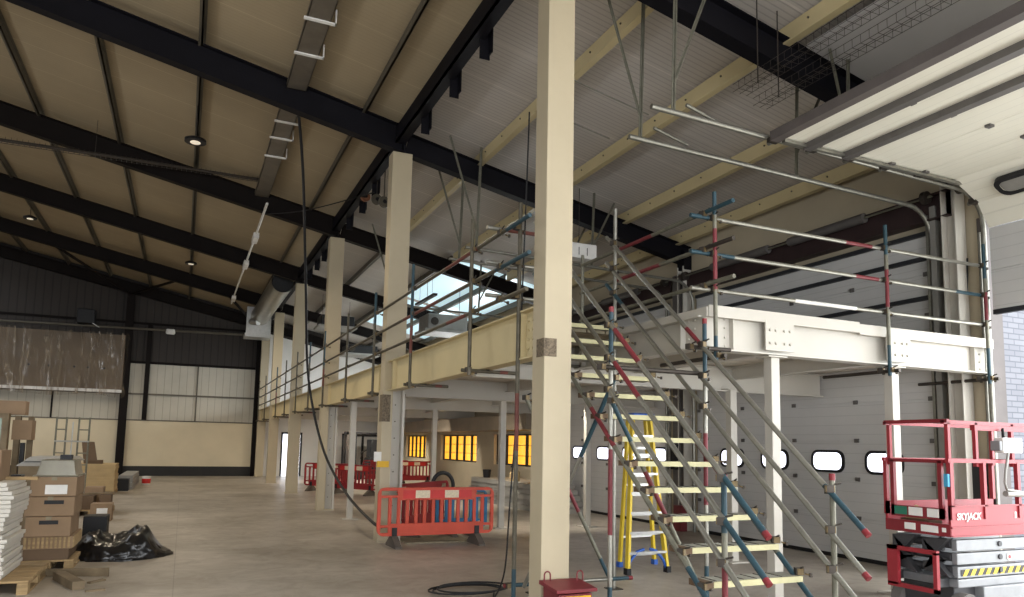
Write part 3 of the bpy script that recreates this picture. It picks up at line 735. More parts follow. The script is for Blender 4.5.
# dark knuckles of the scissor pack on the end face
for z in (.52,.64,.76):
    q = MB('lift_dark').tube([(LX0+.12,LY0+.08,z),(LX0+.12,LY0+W_-.08,z)],.04,10); q.build('pivot', S)
for y0 in (.05,.38):
    q = MB('lift_dark'); q.prism([(LY0+y0,.46),(LY0+y0+.27,.50),(LY0+y0+.27,.58),(LY0+y0+.05,.62),(LY0+y0+.27,.68),(LY0+y0+.27,.8),(LY0+y0,.82),(LY0+y0+.18,.64)],0,LX0+.02,LX0+.10); q.build('linkage', S)
# deck
q = B('lift_red',0,L_,-.005,.02,.84,1.13); q.box(LX0,LX0+L_,LY0-.02,LY0-.005,.84,.85).box(LX0,LX0+L_,LY0-.018,LY0-.005,.92,.935).box(LX0,LX0+L_,LY0-.02,LY0-.005,1.12,1.135); q.build('side_skirt', S)
B('lift_red',0,L_,W_-.02,W_+.005,.84,1.13).build('side_skirt', S)
B('lift_red_dark',-.01,.02,0,W_,.84,.955).build('end_skirt', S)
B('lift_dark',0,L_,.02,W_-.02,.84,.87).build('deck', S)
for x0,x1,y0,y1,z0,z1,mm in ((-.014,-.01,.12,.30,.865,.93,'sticker_white'),(-.014,-.01,.36,.48,.87,.935,'sticker_white'),(-.014,-.01,.04,.08,.88,.92,'sticker_white')): B(mm,x0,x1,y0,y1,z0,z1).build('sticker', S)
def post(x,y,z0,z1,name='post',w2=.02,m='lift_red'): return B(m,x-w2,x+w2,y-w2,y+w2,z0,z1).build(name, S)
for x,z1 in ((.02,1.56),(.50,1.55),(1.02,1.55),(1.70,1.55)):
    for y in ((0,W_) if x != .50 else (0,)): post(x,y,1.0,z1)
for x in (.05,.45,1.0,1.68):
    for y in ((.03,W_-.03) if x in (.05,1.68) else (.03,)): post(x,y,1.5,1.93,w2=.018)
def rail(x0,x1,y0,y1,z,name='rail',m='lift_red',h=.018): return B(m,min(x0,x1)-h,max(x0,x1)+h,min(y0,y1)-h,max(y0,y1)+h,z-h,z+h).build(name, S)
rail(0,L_,0,0,1.555); rail(0,L_,W_,W_,1.555)
rail(.0,L_,.03,.03,1.925); rail(.45,L_,.035,.035,1.88,h=.025); rail(0,L_,W_-.03,W_-.03,1.925); rail(1.7,1.7,0,W_,1.925); rail(1.7,1.7,0,W_,1.555)
rail(.0,.0,.0,W_-.04,1.935,'chain_bar','lift_red_dark')
# gate on the end
gt = B('lift_red_dark',-.02,.02,.04,W_-.06,1.53,1.565).box(LX0-.02,LX0+.02,LY0+.06,LY0+.10,1.0,1.55).box(LX0-.02,LX0+.02,LY0+W_-.12,LY0+W_-.08,1.0,1.55).box(LX0-.02,LX0+.01,LY0+.06,LY0+W_-.08,.99,1.10)
gt = gt.build('gate', S)
B('sticker_green',-.024,-.02,.44,.58,1.01,1.09).build('sticker', gt); B('sticker_white',-.024,-.02,.27,.42,1.01,1.09).build('sticker', gt); B('sticker_white',-.024,-.02,.10,.22,1.01,1.09).build('sticker', gt)
B('sticker_blue',-.03,.03,-.012,.03,1.31,1.43).build('sticker', S)
# ladder step frame on the end
q = MB('lift_red'); x = LX0-.06
q.box(x-.02,x+.02,LY0+.10,LY0+.14,.30,.68).box(x-.02,x+.02,LY0+.52,LY0+.64,.32,.70).box(x-.02,x+.02,LY0+.10,LY0+.64,.66,.70).box(x-.02,x+.02,LY0+.10,LY0+.64,.30,.34).box(x,x+.18,LY0+.11,LY0+.14,.36,.44,'lift_dark').box(x,x+.18,LY0+.60,LY0+.63,.36,.44,'lift_dark')
q.build('access_step', S)
# control box with coiled lead
q = B('sticker_white',.74,1.04,-.06,.04,1.64,1.79); q.build('control_box', S, .01)
B('lift_grey',.70,.80,-.05,.05,1.66,1.76).build('control_box', S, .01)
MB('black_rubber').tube([(LX0+.84,LY0,1.79),(LX0+.80,LY0-.02,1.88)],.014,8).build('joystick', S)
MB('grey_sheet').tube([(LX0+.84,LY0-.04,1.64),(LX0+.74,LY0-.07,1.48),(LX0+.70,LY0-.08,1.35),(LX0+.76,LY0-.06,1.28),(LX0+1.0,LY0-.03,1.26)],.012,8).build('control_lead', S)
tag(MB('grey_sheet').tube([(LX0+.78,LY0-.03,1.24),(LX0+1.1,LY0-.03,1.235)],.03,10).build('grey_lamp'),'grey tube hanging at the lift rail below the control box','lamp')
# lettering on the skirt
cu = bpy.data.curves.new('maker_lettering','FONT'); cu.body = 'SKYJACK'; cu.size = .088; cu.extrude = .001; cu.space_character = .98; cu.offset = .0018; cu.shear = .15
cu.materials.append(M('sticker_white'))
to = bpy.data.objects.new('maker_lettering_curve', cu); COL.objects.link(to); bpy.context.view_layer.update()
tm = bpy.data.meshes.new_from_object(to.evaluated_get(bpy.context.evaluated_depsgraph_get())); bpy.data.objects.remove(to)
to = bpy.data.objects.new('maker_lettering', tm); COL.objects.link(to); to.parent = S; to.location = (.075,-.012,1.0); to.rotation_euler = (PI/2,0,0)
B('sticker_white',.94,.97,-.009,-.006,1.0,1.06).build('sticker', S)
tag(MB('chipboard').tube([(LX0+.10,LY0+.55,1.0),(LX0+.14,LY0+.46,1.03),(LX0+.16,LY0+.36,1.0)],[.05,.075,.05],8).tube([(LX0+.16,LY0+.33,1.0),(LX0+.2,LY0+.28,1.02)],[.05,.03],8,'lift_red').box(LX0+.06,LX0+.24,LY0+.26,LY0+.58,.87,.97,'card_dark').build('tool_bag'),'small tan and red tool bag on the lift deck','bag')

# ================================================================== BARRIERS
def barrier(label, p0, ang, ln=1.97, m='barrier_red', sheets=True, grp='plastic pedestrian barriers', nm='pedestrian_barrier', n=11, feet=True):
    """local x along the panel, y across, z up; rotated about its first corner"""
    t = thing(nm, label, 'barrier', (0,0,0), grp)
    h = .022; q = MB(m)
    R_ = .11; z0, z1 = .17, .92
    pts = []
    for cx,cz,s0 in ((ln-R_,z1-R_,0),(R_,z1-R_,PI/2),(R_,z0+R_,PI),(ln-R_,z0+R_,1.5*PI)):
        for k in range(6): a = s0+k*PI/10; pts.append((cx+R_*math.cos(a),cz+R_*math.sin(a)))
    N_ = len(pts); cx, cz = ln/2, (z0+z1)/2
    inn = []
    for x,z in pts: inn.append((min(max(x,.055),ln-.055) if True else x, min(max(z,z0+.05),z1-.05)))
    vs = [(x,y,z) for y in (-h,h) for x,z in pts]+[(x,y,z) for y in (-h,h) for x,z in inn]
    fs = []
    for i in range(N_):
        j = (i+1)%N_
        fs += [(i,j,N_+j,N_+i),(2*N_+i,2*N_+j,3*N_+j,3*N_+i),(i,j,2*N_+j,2*N_+i),(N_+i,N_+j,3*N_+j,3*N_+i)]
    q.add(vs,fs)
    q.box(.32,ln-.32,-.02,.02,.72,.90).box(.18,ln-.18,-.02,.02,.19,.36)
    q.box(.04,.34,-.018,.018,.76,.80).box(ln-.34,ln-.04,-.018,.018,.76,.80).box(.04,.2,-.018,.018,.30,.34).box(ln-.2,ln-.04,-.018,.018,.30,.34)
    a0, a1 = .20, ln-.20; wd = (a1-a0)/n
    for i in range(n+1):
        x = a0+wd*i; q.box(x-.026,x+.026,-.02,.02,.34,.80 if i in (0,n) else .74)
    q.disc((.34,0,.85),(0,1,0),.03,.05,10).disc((ln-.34,0,.85),(0,1,0),.03,.05,10)
    q.build('panel', t, .004)
    if sheets:
        for s_ in (-1,1):
            y = s_*.022; sh = MB('sheet_red').box(.40,ln-.40,min(y,y+s_*.003),max(y,y+s_*.003),.75,.88)
            sh.build('reflective_band', t)
            for x in (ln*.37,ln*.62): MB('sheet_white').box(x-.12,x+.12,min(y,y+s_*.005),max(y,y+s_*.005),.755,.875).build('white_patch', t)
    if feet:
        for x in (.28,ln-.30):
            f = MB('foot_grey').prism([(-.28,0),(.28,0),(.28,.03),(.06,.17),(-.06,.17),(-.28,.03)],0,x-.05,x+.05); f.box(x-.04,x+.04,-.04,.04,.1,.30,'black_rubber'); f.build('foot', t)
    t.location = (p0[0],p0[1],0); t.rotation_euler = (0,0,ang)
    return t
barrier('orange plastic barrier with cream reflective patches, nearest one, beside the second tall column',(2.83,11.47),.02,m='barrier_orange')
barrier('red plastic barrier set at an angle behind the nearest orange barrier',(3.40,12.35),.80,sheets=False)
barrier('short blue plastic barrier seen through the slots of the orange barrier',(4.12,12.5),.03,ln=.98,m='blue_plastic',sheets=False,n=5).scale.z = .88
barrier('red plastic barrier far back, right of the fourth tall column',(3.75,25.3),-.75)
barrier('red plastic barrier far back, behind the white post in the row',(4.35,23.9),-.95)
barrier('red plastic barrier with white patches far back, below the yellow windows',(7.3,28.3),.05)
barrier('dark red plastic barrier farthest back, left of the yellow windows barrier',(6.6,29.4),.1,sheets=False)
tag(MB('plank_board').box(3.4,4.55,11.75,12.9,0,.02).build('floor_sheet'),'thin board lying flat on the floor under the orange barrier','board')
# ================================================================== STORED GOODS, LEFT
def noise(rn, a): return rn.uniform(-a, a)
def pallet(label, x0, x1, y0, y1, h=.14):
    t = thing('pallet', label, 'pallet', ((x0+x1)/2,(y0+y1)/2,0), 'timber pallets')
    q = MB('pallet_wood'); n = 6; wd = (y1-y0)/n
    for i in range(n): q.box(x0,x1,y0+wd*i+.012,y0+wd*(i+1)-.012,h-.022,h)
    for x in (x0,(x0+x1)/2-.05,x1-.1): q.box(x,x+.1,y0,y1,h-.044,h-.022)
    q.build('deck', t, .003)
    for x in (x0,(x0+x1)/2-.05,x1-.1):
        q = MB('pallet_wood').box(x,x+.1,y0,y1,0,.02)
        for y in (y0,(y0+y1)/2-.07,y1-.14): q.box(x,x+.1,y,y+.14,.02,h-.044)
        q.build('bearer', t, .003)
    return t
pallet('pale timber pallet under the tall stack of white boards', -2.45,-1.36,9.08,10.4)
rn = random.Random(11)
z = .14; k = 0
while z < 1.12:
    h = .045
    dx = noise(rn,.02)+(.03 if z > .5 else 0)*math.sin(z*9); dy = noise(rn,.025)
    o = MB('board_white').box(-2.5+dx,-1.62+dx,9.2+dy,10.2+dy,z+.002,z+h-.001).build('insulation_board', None, .006)
    tag(o,'white board lying in the tall stack on the front pallet','board','white boards on the front pallet')
    z += h; k += 1
ZS = z
tag(MB('pallet_wood').box(-2.1,-1.46,9.75,9.83,ZS,ZS+.035).build('timber_batten'),'thin timber batten lying across the top of the white board stack','batten')
def carton(label, x0,x1,y0,y1,z0,z1, m='card', lab=None, grp=None, nm='cardboard_box', tape=True, rz=0):
    t = thing(nm, label, 'box', ((x0+x1)/2,(y0+y1)/2,z0), grp)
    MB(m).box(x0,x1,y0,y1,z0,z1).build('body', t, .008)
    if tape: MB('plank_board').box((x0+x1)/2-.03,(x0+x1)/2+.03,y0-.002,y1+.002,z1-.04,z1+.002).build('tape', t)
    if lab:
        for mm,a,bb,c,d in lab: MB(mm).box(x0+(x1-x0)*a,x0+(x1-x0)*bb,y0-.004,y0,z0+(z1-z0)*c,z0+(z1-z0)*d).build('label', t)
    t.rotation_euler = (0,0,rz)
    return t
carton('plain brown cardboard box standing on the white board stack', -2.3,-1.76,9.45,9.95,ZS,ZS+.33,'card',tape=False)
tag(MB('black_rubber').box(-1.74,-1.64,9.9,10.1,ZS,ZS+.05).build('black_case'),'small black case on the white board stack beside the brown box','case')
pallet('worn timber pallet under the wrapped stack of cartons', -1.72,-1.14,10.62,11.55,.12)
carton('dark flat box at the bottom of the carton stack', -1.68,-1.2,10.64,11.5,.12,.25,'card_dark',tape=False,grp='boxes of the carton stack')
t = thing('slatted_crate','slatted wooden crate low in the carton stack','crate',(-1.45,11.05,.25),'boxes of the carton stack')
MB('card').box(-1.69,-1.17,10.66,11.5,.25,.40).build('body', t)
q = MB('pallet_wood')
for i in range(11): q.box(-1.68+.046*i,-1.655+.046*i,10.645,10.66,.26,.39)
for i in range(16): q.box(-1.17,-1.155,10.68+.05*i,10.705+.05*i,.26,.39)
q.build('slats', t)
carton('brown carton with a dark label strip, above the slatted crate', -1.68,-1.2,10.63,11.45,.40,.64,'card',[('black_rubber',.30,.72,.62,.82)],'boxes of the carton stack')
carton('brown carton with a dark label strip, second from the top of its stack', -1.7,-1.18,10.65,11.45,.645,.88,'card',[('black_rubber',.38,.78,.62,.82)],'boxes of the carton stack')
carton('brown carton with a white label, topmost of its stack', -1.66,-1.17,10.64,11.45,.885,1.12,'card',[('paper_white',.32,.80,.12,.60)],'boxes of the carton stack')
t = thing('metal_tray','upturned silver metal tray on top of the carton stack','tray',(-1.4,11,1.12))
q = MB('silver_tray')
def frustum(q, x0,x1,y0,y1,z0,z1,ins):
    vs = [(x0,y0,z0),(x1,y0,z0),(x1,y1,z0),(x0,y1,z0),(x0+ins,y0+ins,z1),(x1-ins,y0+ins,z1),(x1-ins,y1-ins,z1),(x0+ins,y1-ins,z1)]
    q.add(vs,[(3,2,1,0),(4,5,6,7),(0,1,5,4),(1,2,6,5),(2,3,7,6),(3,0,4,7)])
frustum(q,-1.62,-1.19,10.68,11.4,1.12,1.33,.04); q.box(-1.65,-1.16,10.65,11.43,1.12,1.14)
q.build('body', t, .02)
tag(MB('black_rubber').box(-1.40,-1.27,10.85,10.98,1.33,1.39).build('black_clip_box'),'small black box sitting on the silver tray','case')
# grey covers behind, on a crate
t = thing('timber_crate','low timber crate behind the carton stack, holding grey covers','crate',(-1.9,13.2,0))
MB('old_wood').box(-2.15,-1.5,12.7,13.8,0,1.18).build('body', t)
for i,(x0,x1,y0,y1,z) in enumerate(((-2.2,-1.46,12.75,13.7,1.18),(-2.12,-1.42,12.8,13.75,1.25))):
    q = MB('grey_sheet'); frustum(q,x0,x1,y0,y1,z,z+.065,.08)
    tag(q.build('grey_cover', None, .01), ['grey moulded cover, lower one on the crate behind the cartons','grey moulded cover, upper one on the crate behind the cartons'][i],'cover','grey covers on the crate')
# framed green glass in a timber crate
t = thing('framed_window_unit','green tinted glass unit in a timber transport frame, upright at the left','window unit',(-2.75,14.5,0))
MB('old_wood').box(-3.6,-2.66,14.48,14.58,1.9,1.98).box(-2.73,-2.64,14.44,14.6,.0,1.98).box(-3.6,-2.66,14.48,14.58,0,.2).build('frame', t)
MB('green_glass').box(-3.6,-2.73,14.5,14.53,.2,1.9).build('glass', t)
MB('grey_sheet').box(-2.95,-2.86,14.44,14.5,1.5,1.62).build('latch', t)
tag(MB('card').box(-3.5,-2.46,14.7,15.0,1.97,2.2).build('wrapped_plank'),'brown wrapped plank lying across the top of the timber frames','plank')
t = thing('timber_stand','tall pale timber frame with brown end blocks, right of the green glass','frame',(-2.2,15,0))
MB('old_wood').box(-2.60,-2.52,14.72,14.85,0,1.95).box(-2.44,-2.36,14.9,15.0,0,1.95).build('posts', t)
MB('card').box(-2.62,-2.34,14.66,15.02,1.55,1.88).build('end_block', t)
MB('black_rubber').box(-2.51,-2.45,14.8,14.9,.1,1.5).build('gasket', t)
# aluminium tower frame
t = thing('access_tower_frame','bare aluminium access tower frame standing before the cream dado','tower frame',(-2.6,22,0))
for x in (-2.98,-2.76,-2.48,-2.24): MB('galv_dull').tube([(x,22,0),(x,22,2.12)],.022,8).build('upright', t)
for x0,x1 in ((-2.98,-2.76),(-2.48,-2.24)):
    for z in (.3,.6,.9,1.2,1.5,1.8,2.08): MB('galv_dull').tube([(x0,22,z),(x1,22,z)],.016,8).build('rung', t)
MB('alu').tube([(-3.0,21.96,1.5),(-2.22,21.96,1.5)],.02,8).build('brace', t); MB('alu').tube([(-2.62,22.05,1.1),(-2.62,22.05,2.0)],.016,8).build('rung', t)
# chipboard stack
pallet('low timber pallet under the chipboard stack far left', -3.05,-1.70,24.0,25.3,.1)
z = .1
for i in range(10):
    d = noise(rn,.012)
    tag(MB('chipboard').box(-3.0+d,-1.72+d,24.02+d,25.25,z+.001,z+.075).build('chipboard_sheet'),'pale chipboard sheet in the flat stack far left','board','chipboard sheets far left'); z += .076
tag(MB('card_dark').add([(-2.55,24.3,z),(-2.2,24.3,z),(-2.2,24.36,z),(-2.55,24.36,z),(-2.68,24.7,z+.62),(-2.36,24.7,z+.62),(-2.36,24.76,z+.62),(-2.68,24.76,z+.62)],[(3,2,1,0),(4,5,6,7),(0,1,5,4),(1,2,6,5),(2,3,7,6),(3,0,4,7)]).build('leaning_board'),'dark brown board leaning upright on the chipboard stack','board')
tag(MB('card_dark').box(-2.5,-2.1,24.25,24.75,z,z+.1).build('flat_carton'),'flat dark carton lying on the chipboard stack','box')
# black and grey lengths
tag(MB('black_rubber').box(-1.84,-1.44,25.6,26.1,0,.36).build('black_crate', None, .01),'squat black crate in front of the grey stacked panels','crate')
for i in range(4):
    tag(MB('grey_sheet').box(-1.84+.02*i,-1.36-.01*i,26.15+.1*i,30.2,.11*i,.11*i+.10).build('metal_length'),'long grey panel in the low stack along the floor, far left','panel','long grey panels far left')
t = thing('paint_tub','white and red paint tub on the floor past the grey panels','tub',(-1.08,28.8,0))
MB('paper_white').tube([(-1.08,28.8,0),(-1.08,28.8,.3)],[.13,.15],14).build('body', t); MB('sheet_red').tube([(-1.08,28.8,.06),(-1.08,28.8,.22)],[.138,.148],14).build('label', t)
# loose cartons and scrap
pallet('broken timber pallet with loose cartons on it, behind the black bag', -2.0,-1.3,17.6,18.8,.12)
for i,(x0,x1,y0,y1,z0,z1,m,lab,l) in enumerate(((-1.98,-1.62,17.7,18.2,.12,.40,'card_dark','small dark carton at the left on the broken pallet',None),
     (-1.85,-1.5,18.2,18.7,.12,.55,'card','tall brown carton at the back of the broken pallet',None),
     (-1.52,-1.30,17.7,18.1,.12,.42,'card_dark','small dark carton at the right end of the broken pallet',None),
     (-1.55,-1.18,16.4,16.8,0,.34,'card','brown carton with a white label on the floor behind the black bag',[('paper_white',.3,.8,.45,.75)]))):
    carton(lab,x0,x1,y0,y1,z0,z1,m,l,'loose cartons behind the black bag',tape=False)
tag(MB('old_wood').bar((-2.0,17.75,.435),(-1.25,17.95,.45),.1,.03).build('scrap_plank'),'scrap plank lying across the loose cartons','plank')
tag(MB('black_rubber').box(-1.33,-1.0,13.2,13.6,0,.40).build('dark_carton', None, .01),'dark square carton standing close behind the black bag','box')
# black polythene sack
bm = bmesh.new(); bmesh.ops.create_icosphere(bm, subdivisions=5, radius=1)
from mathutils import noise as NZ
for v in bm.verts:
    p = v.co.copy(); x,y,z = p
    sx, sy = .60, .60
    r_ = min(1, math.hypot(x,y)); top = max(0,1-r_**3.2)**.5
    hgt = .34+.07*math.sin(5.2*x-1.0)+.10*NZ.noise(Vector((x*1.8,y*1.8,3)))+.06*NZ.noise(Vector((x*5,y*5,7)))
    if x > .5: hgt *= max(.32,1-(x-.5)*2.2)
    cr = .07*abs(NZ.noise(Vector((x*4,y*3,z*5))))+.05*abs(NZ.noise(Vector((x*9,y*8,z*10))))
    zz = top*hgt if z > 0 else 0
    v.co = Vector((x*sx*(1+cr*2), y*sy*(1+cr*2), zz*(1-cr*3.5)))
me = bpy.data.meshes.new('polythene_sack'); bm.to_mesh(me); bm.free(); me.materials.append(M('black_poly'))
for p in me.polygons: p.use_smooth = True
o = bpy.data.objects.new('polythene_sack', me); COL.objects.link(o); o.location = (-.68,11.75,0)
tag(o,'crumpled black polythene sack lying on the floor','sack')
tag(MB('old_wood').bar((-1.2,9.95,.045),(-.92,9.2,.045),.12,.09).build('timber_offcut', None, .004),'short dark timber offcut on the floor by the front pallet','offcut')
tag(MB('old_wood').bar((-1.36,10.2,.02),(-.70,9.98,.04),.03,.12).build('floor_plank'),'thin plank lying on the floor below the carton stack','plank')
tag(MB('old_wood').bar((-.86,9.55,.01),(-.72,9.72,.01),.05,.02).build('wood_chip'),'small wood chip on the floor near the timber offcut','offcut')
tag(MB('old_wood').bar((-.84,9.05,.01),(-.66,9.1,.01),.04,.02).build('wood_chip'),'thin wood splinter on the floor at the bottom edge near the pallet','offcut')

# ================================================================== plastic-wrapped panel on the end wall
t = thing('wrapped_hoarding','large dark panel wrapped in clear plastic sheeting, hung on the end wall','panel',(-5.5,YE-.5,3.4))
MB('wrap_brown').box(-9.5,-2.5,YE-.6,YE-.2,3.5,5.95).build('panel', t)
for x in (-5.9,-5.2,-4.3,-3.8,-3.2): MB('black_rubber').disc((x,YE-.61,4.5),(0,1,0),.045,.02,10).build('vent', t)
q = MB('polythene'); nx, nz_ = 150, 36; vs = []; fs = []
for j in range(nz_+1):
    for i in range(nx+1):
        x = -9.6+7.25*i/nx; z = 3.40+2.62*j/nz_-(.10*abs(math.sin(x*1.1+1))*(1-j/nz_)**2)
        f_ = .05*math.sin(x*9+2.0*NZ.noise(Vector((x*.8,0,z))))*(.4+.6*abs(NZ.noise(Vector((x*.7,2,0)))))+.16*NZ.noise(Vector((x*1.6,z*.6,1)))+.10*abs(NZ.noise(Vector((x*5+z*2,z*1.1,5))))
        y = YE-.72-f_; 
        if i > nx-5: y += .1*(i-nx+5)
        vs.append((x+.05*NZ.noise(Vector((z*2,x,0))),y,z+(.05*NZ.noise(Vector((x*2,0,9))) if j in (0,nz_) else 0)))
fs = [(j*(nx+1)+i,j*(nx+1)+i+1,(j+1)*(nx+1)+i+1,(j+1)*(nx+1)+i) for j in range(nz_) for i in range(nx)]
q.add(vs,fs,None,True); q.build('plastic_sheeting', t)
MB('sticker_white').box(-9.5,-2.5,YE-.64,YE-.6,3.5,3.62).build('bottom_strip', t)
# end wall columns, conduit, fittings
tag(MB('dark_steel').ibeam((-2.42,YE-.20,0),(-2.42,YE-.20,7.85),.3,.3,(0,1,0)).build('gable_post'),'wide dark steel gable post beside the wrapped panel','post','dark gable posts')
tag(MB('dark_steel').ibeam((-1.6,YE-.1,2.4),(-1.6,YE-.1,6.6),.18,.18,(0,1,0)).build('gable_post'),'narrow dark gable post standing above the cream dado','post','dark gable posts')
tag(MB('dark_steel').box(2.85,3.08,YE-.3,YE-.05,0,6.5).build('gable_post'),'dark corner post where the end wall meets the last column','post','dark gable posts')
tag(MB('purlin_zinc').tube([(-9,YE-.35,6.2),(2.2,YE-.35,6.38)],.05,8).build('service_pipe'),'long thin pipe running across the dark end wall above the wrapped panel','pipe')
t = thing('bulkhead_light','white oval bulkhead light on the dark end wall','light',(-.2,YE-.3,6.25)); MB('sticker_white').box(-.98,-.60,YE-.42,YE-.28,6.16,6.40).build('body', t, .06)
t = thing('wall_heater','black box heater high on the end wall above the wrapped panel','heater',(-4,YE-.5,6.4))
MB('black_rubber').box(-4.35,-3.7,YE-.7,YE-.1,6.35,6.95).build('body', t, .03); MB('alu').bar((-3.75,YE-.72,6.35),(-3.5,YE-.72,6.2),.03,.03).build('bracket', t)
for a,bb,lab in (((-4.6,YK[4],zb(-4.6)+.05),(-2.42,YE-.3,zb(-2.42)-.1),'dark diagonal roof brace running down to the gable post from the left'),
             ((-.6,YK[4],zb(-.6)+.05),(-2.42,YE-.3,zb(-2.42)-.05),'dark diagonal roof brace running down to the gable post from the right'),
             ((-6.6,YK[4]+.2,zb(-6.6)+.02),(-9,YE-.3,zb(-9)),'dark diagonal roof brace at the far upper left'),
             ((1.3,YK[4],zb(1.3)+.05),(2.9,YE-.3,zb(2.9)-.1),'dark diagonal roof brace above the silver duct end')):
    tag(MB('dark_steel').tube([a,bb],.055,8).build('roof_brace'),lab,'brace','dark roof braces')

# ================================================================== SERVICES UNDER THE ROOF
t = thing('cable_tray','wide grey metal tray with white straps under the left roof slope','cable tray',(1.37,6,zb(1.37)+.35))
zt_ = zb(1.37)+.34
for i,(ya,yb) in enumerate(((-8,YK[1]-.1),(YK[1]+.1,YK[2]-.1))):
    MB('tray_zinc').box(1.20,1.52,ya,yb,zt_,zt_+.012).box(1.20,1.21,ya,yb,zt_,zt_+.09).box(1.51,1.52,ya,yb,zt_,zt_+.09).build('tray', t)
for y in (8.2,9.1,9.9,10.9,12.75,13.5,14.3,15.3): MB('sticker_white').box(1.16,1.60,y-.03,y+.03,zt_-.02,zt_).box(1.58,1.60,y-.03,y+.03,zt_-.02,zt_+.2).build('strap', t)
t = thing('wiring_conduit','white conduit with hanging socket boxes running under the left roof slope','conduit',(1.43,17.4,7))
MB('sticker_white').tube([(1.43,17.3,7.02),(1.43,31,7.02)],.03,8).build('conduit', t)
for y in (20.3,23.6,29.6): MB('sticker_white').box(1.36,1.50,y-.35,y+.35,6.90,7.04).build('socket_box', t, .01)
def highbay(x,y,z,lab):
    t = thing('high_bay_lamp',lab,'lamp',(x,y,z),'round black high bay lamps')
    MB('black_rubber').tube([(x,y,z),(x,y,z+.05),(x,y,z+.10)],[.19,.19,.08],20).build('housing', t)
    MB('lamp_glow').disc((x,y,z-.005),(0,0,1),.09,.012,16).build('lens', t)
    MB('black_rubber').tube([(x,y,z+.1),(x,y,zb(x)+.61)],.008,6).build('hanger', t)
def bay_light(x,y,z,pw=260):
    d = bpy.data.lights.new('high_bay_light','SPOT'); d.energy = pw*2; d.spot_size = 2.7; d.spot_blend = .5; d.color = (1,.84,.62); d.shadow_soft_size = .15
    o = bpy.data.objects.new('high_bay_light', d); o.location = (x,y,z-.12); COL.objects.link(o)
for p_ in ((-.13,14.5,7.12),(-4.86,27,8.46),(-.12,27,7.56)): bay_light(*p_)
highbay(-.13,14.5,7.12,'round black high bay lamp nearest, with a glowing white centre')
highbay(-4.86,27,8.46,'round black high bay lamp at the far left roof edge')
highbay(-.12,27,7.56,'round black high bay lamp in the far bay, left of the silver duct')
t = thing('basket_tray','thin wire basket tray crossing below the second roof rafter','cable tray',(-3,17.6,7.6))
q = MB('coupler_steel')
for y in (17.5,17.6,17.7): q.tube([(-5.2,y,7.62),(1.3,y,7.64)],.006,5)
for i in range(66): x = -5.2+.1*i; q.tube([(x,17.5,7.7),(x,17.5,7.62),(x,17.7,7.62),(x,17.7,7.7)],.004,4)
q.build('mesh', t); MB('coupler_steel').tube([(-5.2,17.6,7.64),(-2.0,17.55,7.65),(1.3,17.6,7.66)],.035,6).build('cable', t); MB('coupler_steel').tube([(-2.1,17.6,7.7),(-2.1,17.6,8.7)],.005,5).build('hanger', t)
# silver duct left of row
t = thing('spiral_duct','silver spiral duct with an open dark end beside the fifth column','duct',(2.6,25,6.8))
q = MB('duct_silver'); n = 24; r_ = .36; c0, c1 = Vector((2.70,25.0,6.85)), Vector((2.55,31.5,6.62))
q.tube([c0.lerp(c1,k/26) for k in range(27)],[r_+(.006 if k%2 else 0) for k in range(27)],n,cap=False); q.build('body', t)
MB('black_rubber').disc(c0+(c1-c0)*.01,(0,1,0),r_*.93,.03,24).build('open_end', t)
MB('alu').box(2.05,3.0,31.2,31.3,5.85,7.0).box(2.0,3.0,31.0,31.9,5.75,5.9).build('bracket', t)
MB('alu').tube([(2.2,30.9,6.35),(2.45,30.6,6.3)],.13,12).build('spigot', t)
for x,y in ((2.7,25.6),(2.66,28)): MB('coupler_steel').tube([(x,y,7.1),(x,y,zb(x)+.61)],.006,5).build('hanger', t)
# reels on the tie beam
for x,y,z,lab in ((3.25,15.3,6.86,'copper brown pipe end hanging at the tie beam, outermost of three'),(3.25,14.2,6.46,'copper brown pipe end at the tie beam, middle of three'),(3.25,13.58,6.22,'dark pipe end at the tie beam, closest to the second column')):
    q = MB('copper' if y > 15 else 'purlin_zinc').disc((x,y,z),(.25,-1,.1),.11,.06,16); q.disc((x+.008,y-.035,z+.003),(.25,-1,.1),.04,.02,10,'black_rubber'); q.tube([(x,y,z),(x,y,zb(x)+.61)],.01,6,'coupler_steel'); tag(q.build('pipe_end'),lab,'pipe end','pipe ends at the tie beam')
# ceiling units over the mezzanine
def unit(lab,x0,x1,y0,y1,z0,z1,m):
    t = thing('air_unit',lab,'air unit',((x0+x1)/2,(y0+y1)/2,z0),'suspended units above the mezzanine')
    MB(m).box(x0,x1,y0,y1,z0+.08,z1).build('casing', t, .03); MB('unit_grey').box(x0-.1,x1+.1,y0-.05,y1+.05,z0,z0+.08).build('drip_tray', t)
    for x in (x0+.1,x1-.1): MB('coupler_steel').tube([(x,(y0+y1)/2,z1),(x,(y0+y1)/2,zb(x)+.61)],.008,5).build('hanger', t)
    MB('coupler_steel').disc((x0+.2,y0-.01,(z0+z1)/2+.04),(0,1,0),.12,.03,12).build('fan', t)
unit('grey suspended air unit below the bright roof lights',6.45,7.7,20.8,21.8,4.95,5.5,'unit_grey')
unit('dark suspended unit above the mezzanine between third and fourth columns',4.3,5.5,26.8,27.8,5.75,6.2,'black_rubber')
unit('small dark suspended unit farther back above the mezzanine, near the white partition',5.6,6.8,28.5,29.5,5.0,5.4,'black_rubber')
t = thing('wall_box','white slotted box hanging below the second rafter, right of the near column','box',(6.4,11.5,5.05))
MB('sticker_white').box(6.15,6.72,11.45,11.7,5.02,5.30).build('body', t, .01)
for x in (6.35,6.52): MB('strut_grey').box(x-.006,x+.006,11.44,11.45,5.08,5.22).build('slot', t)
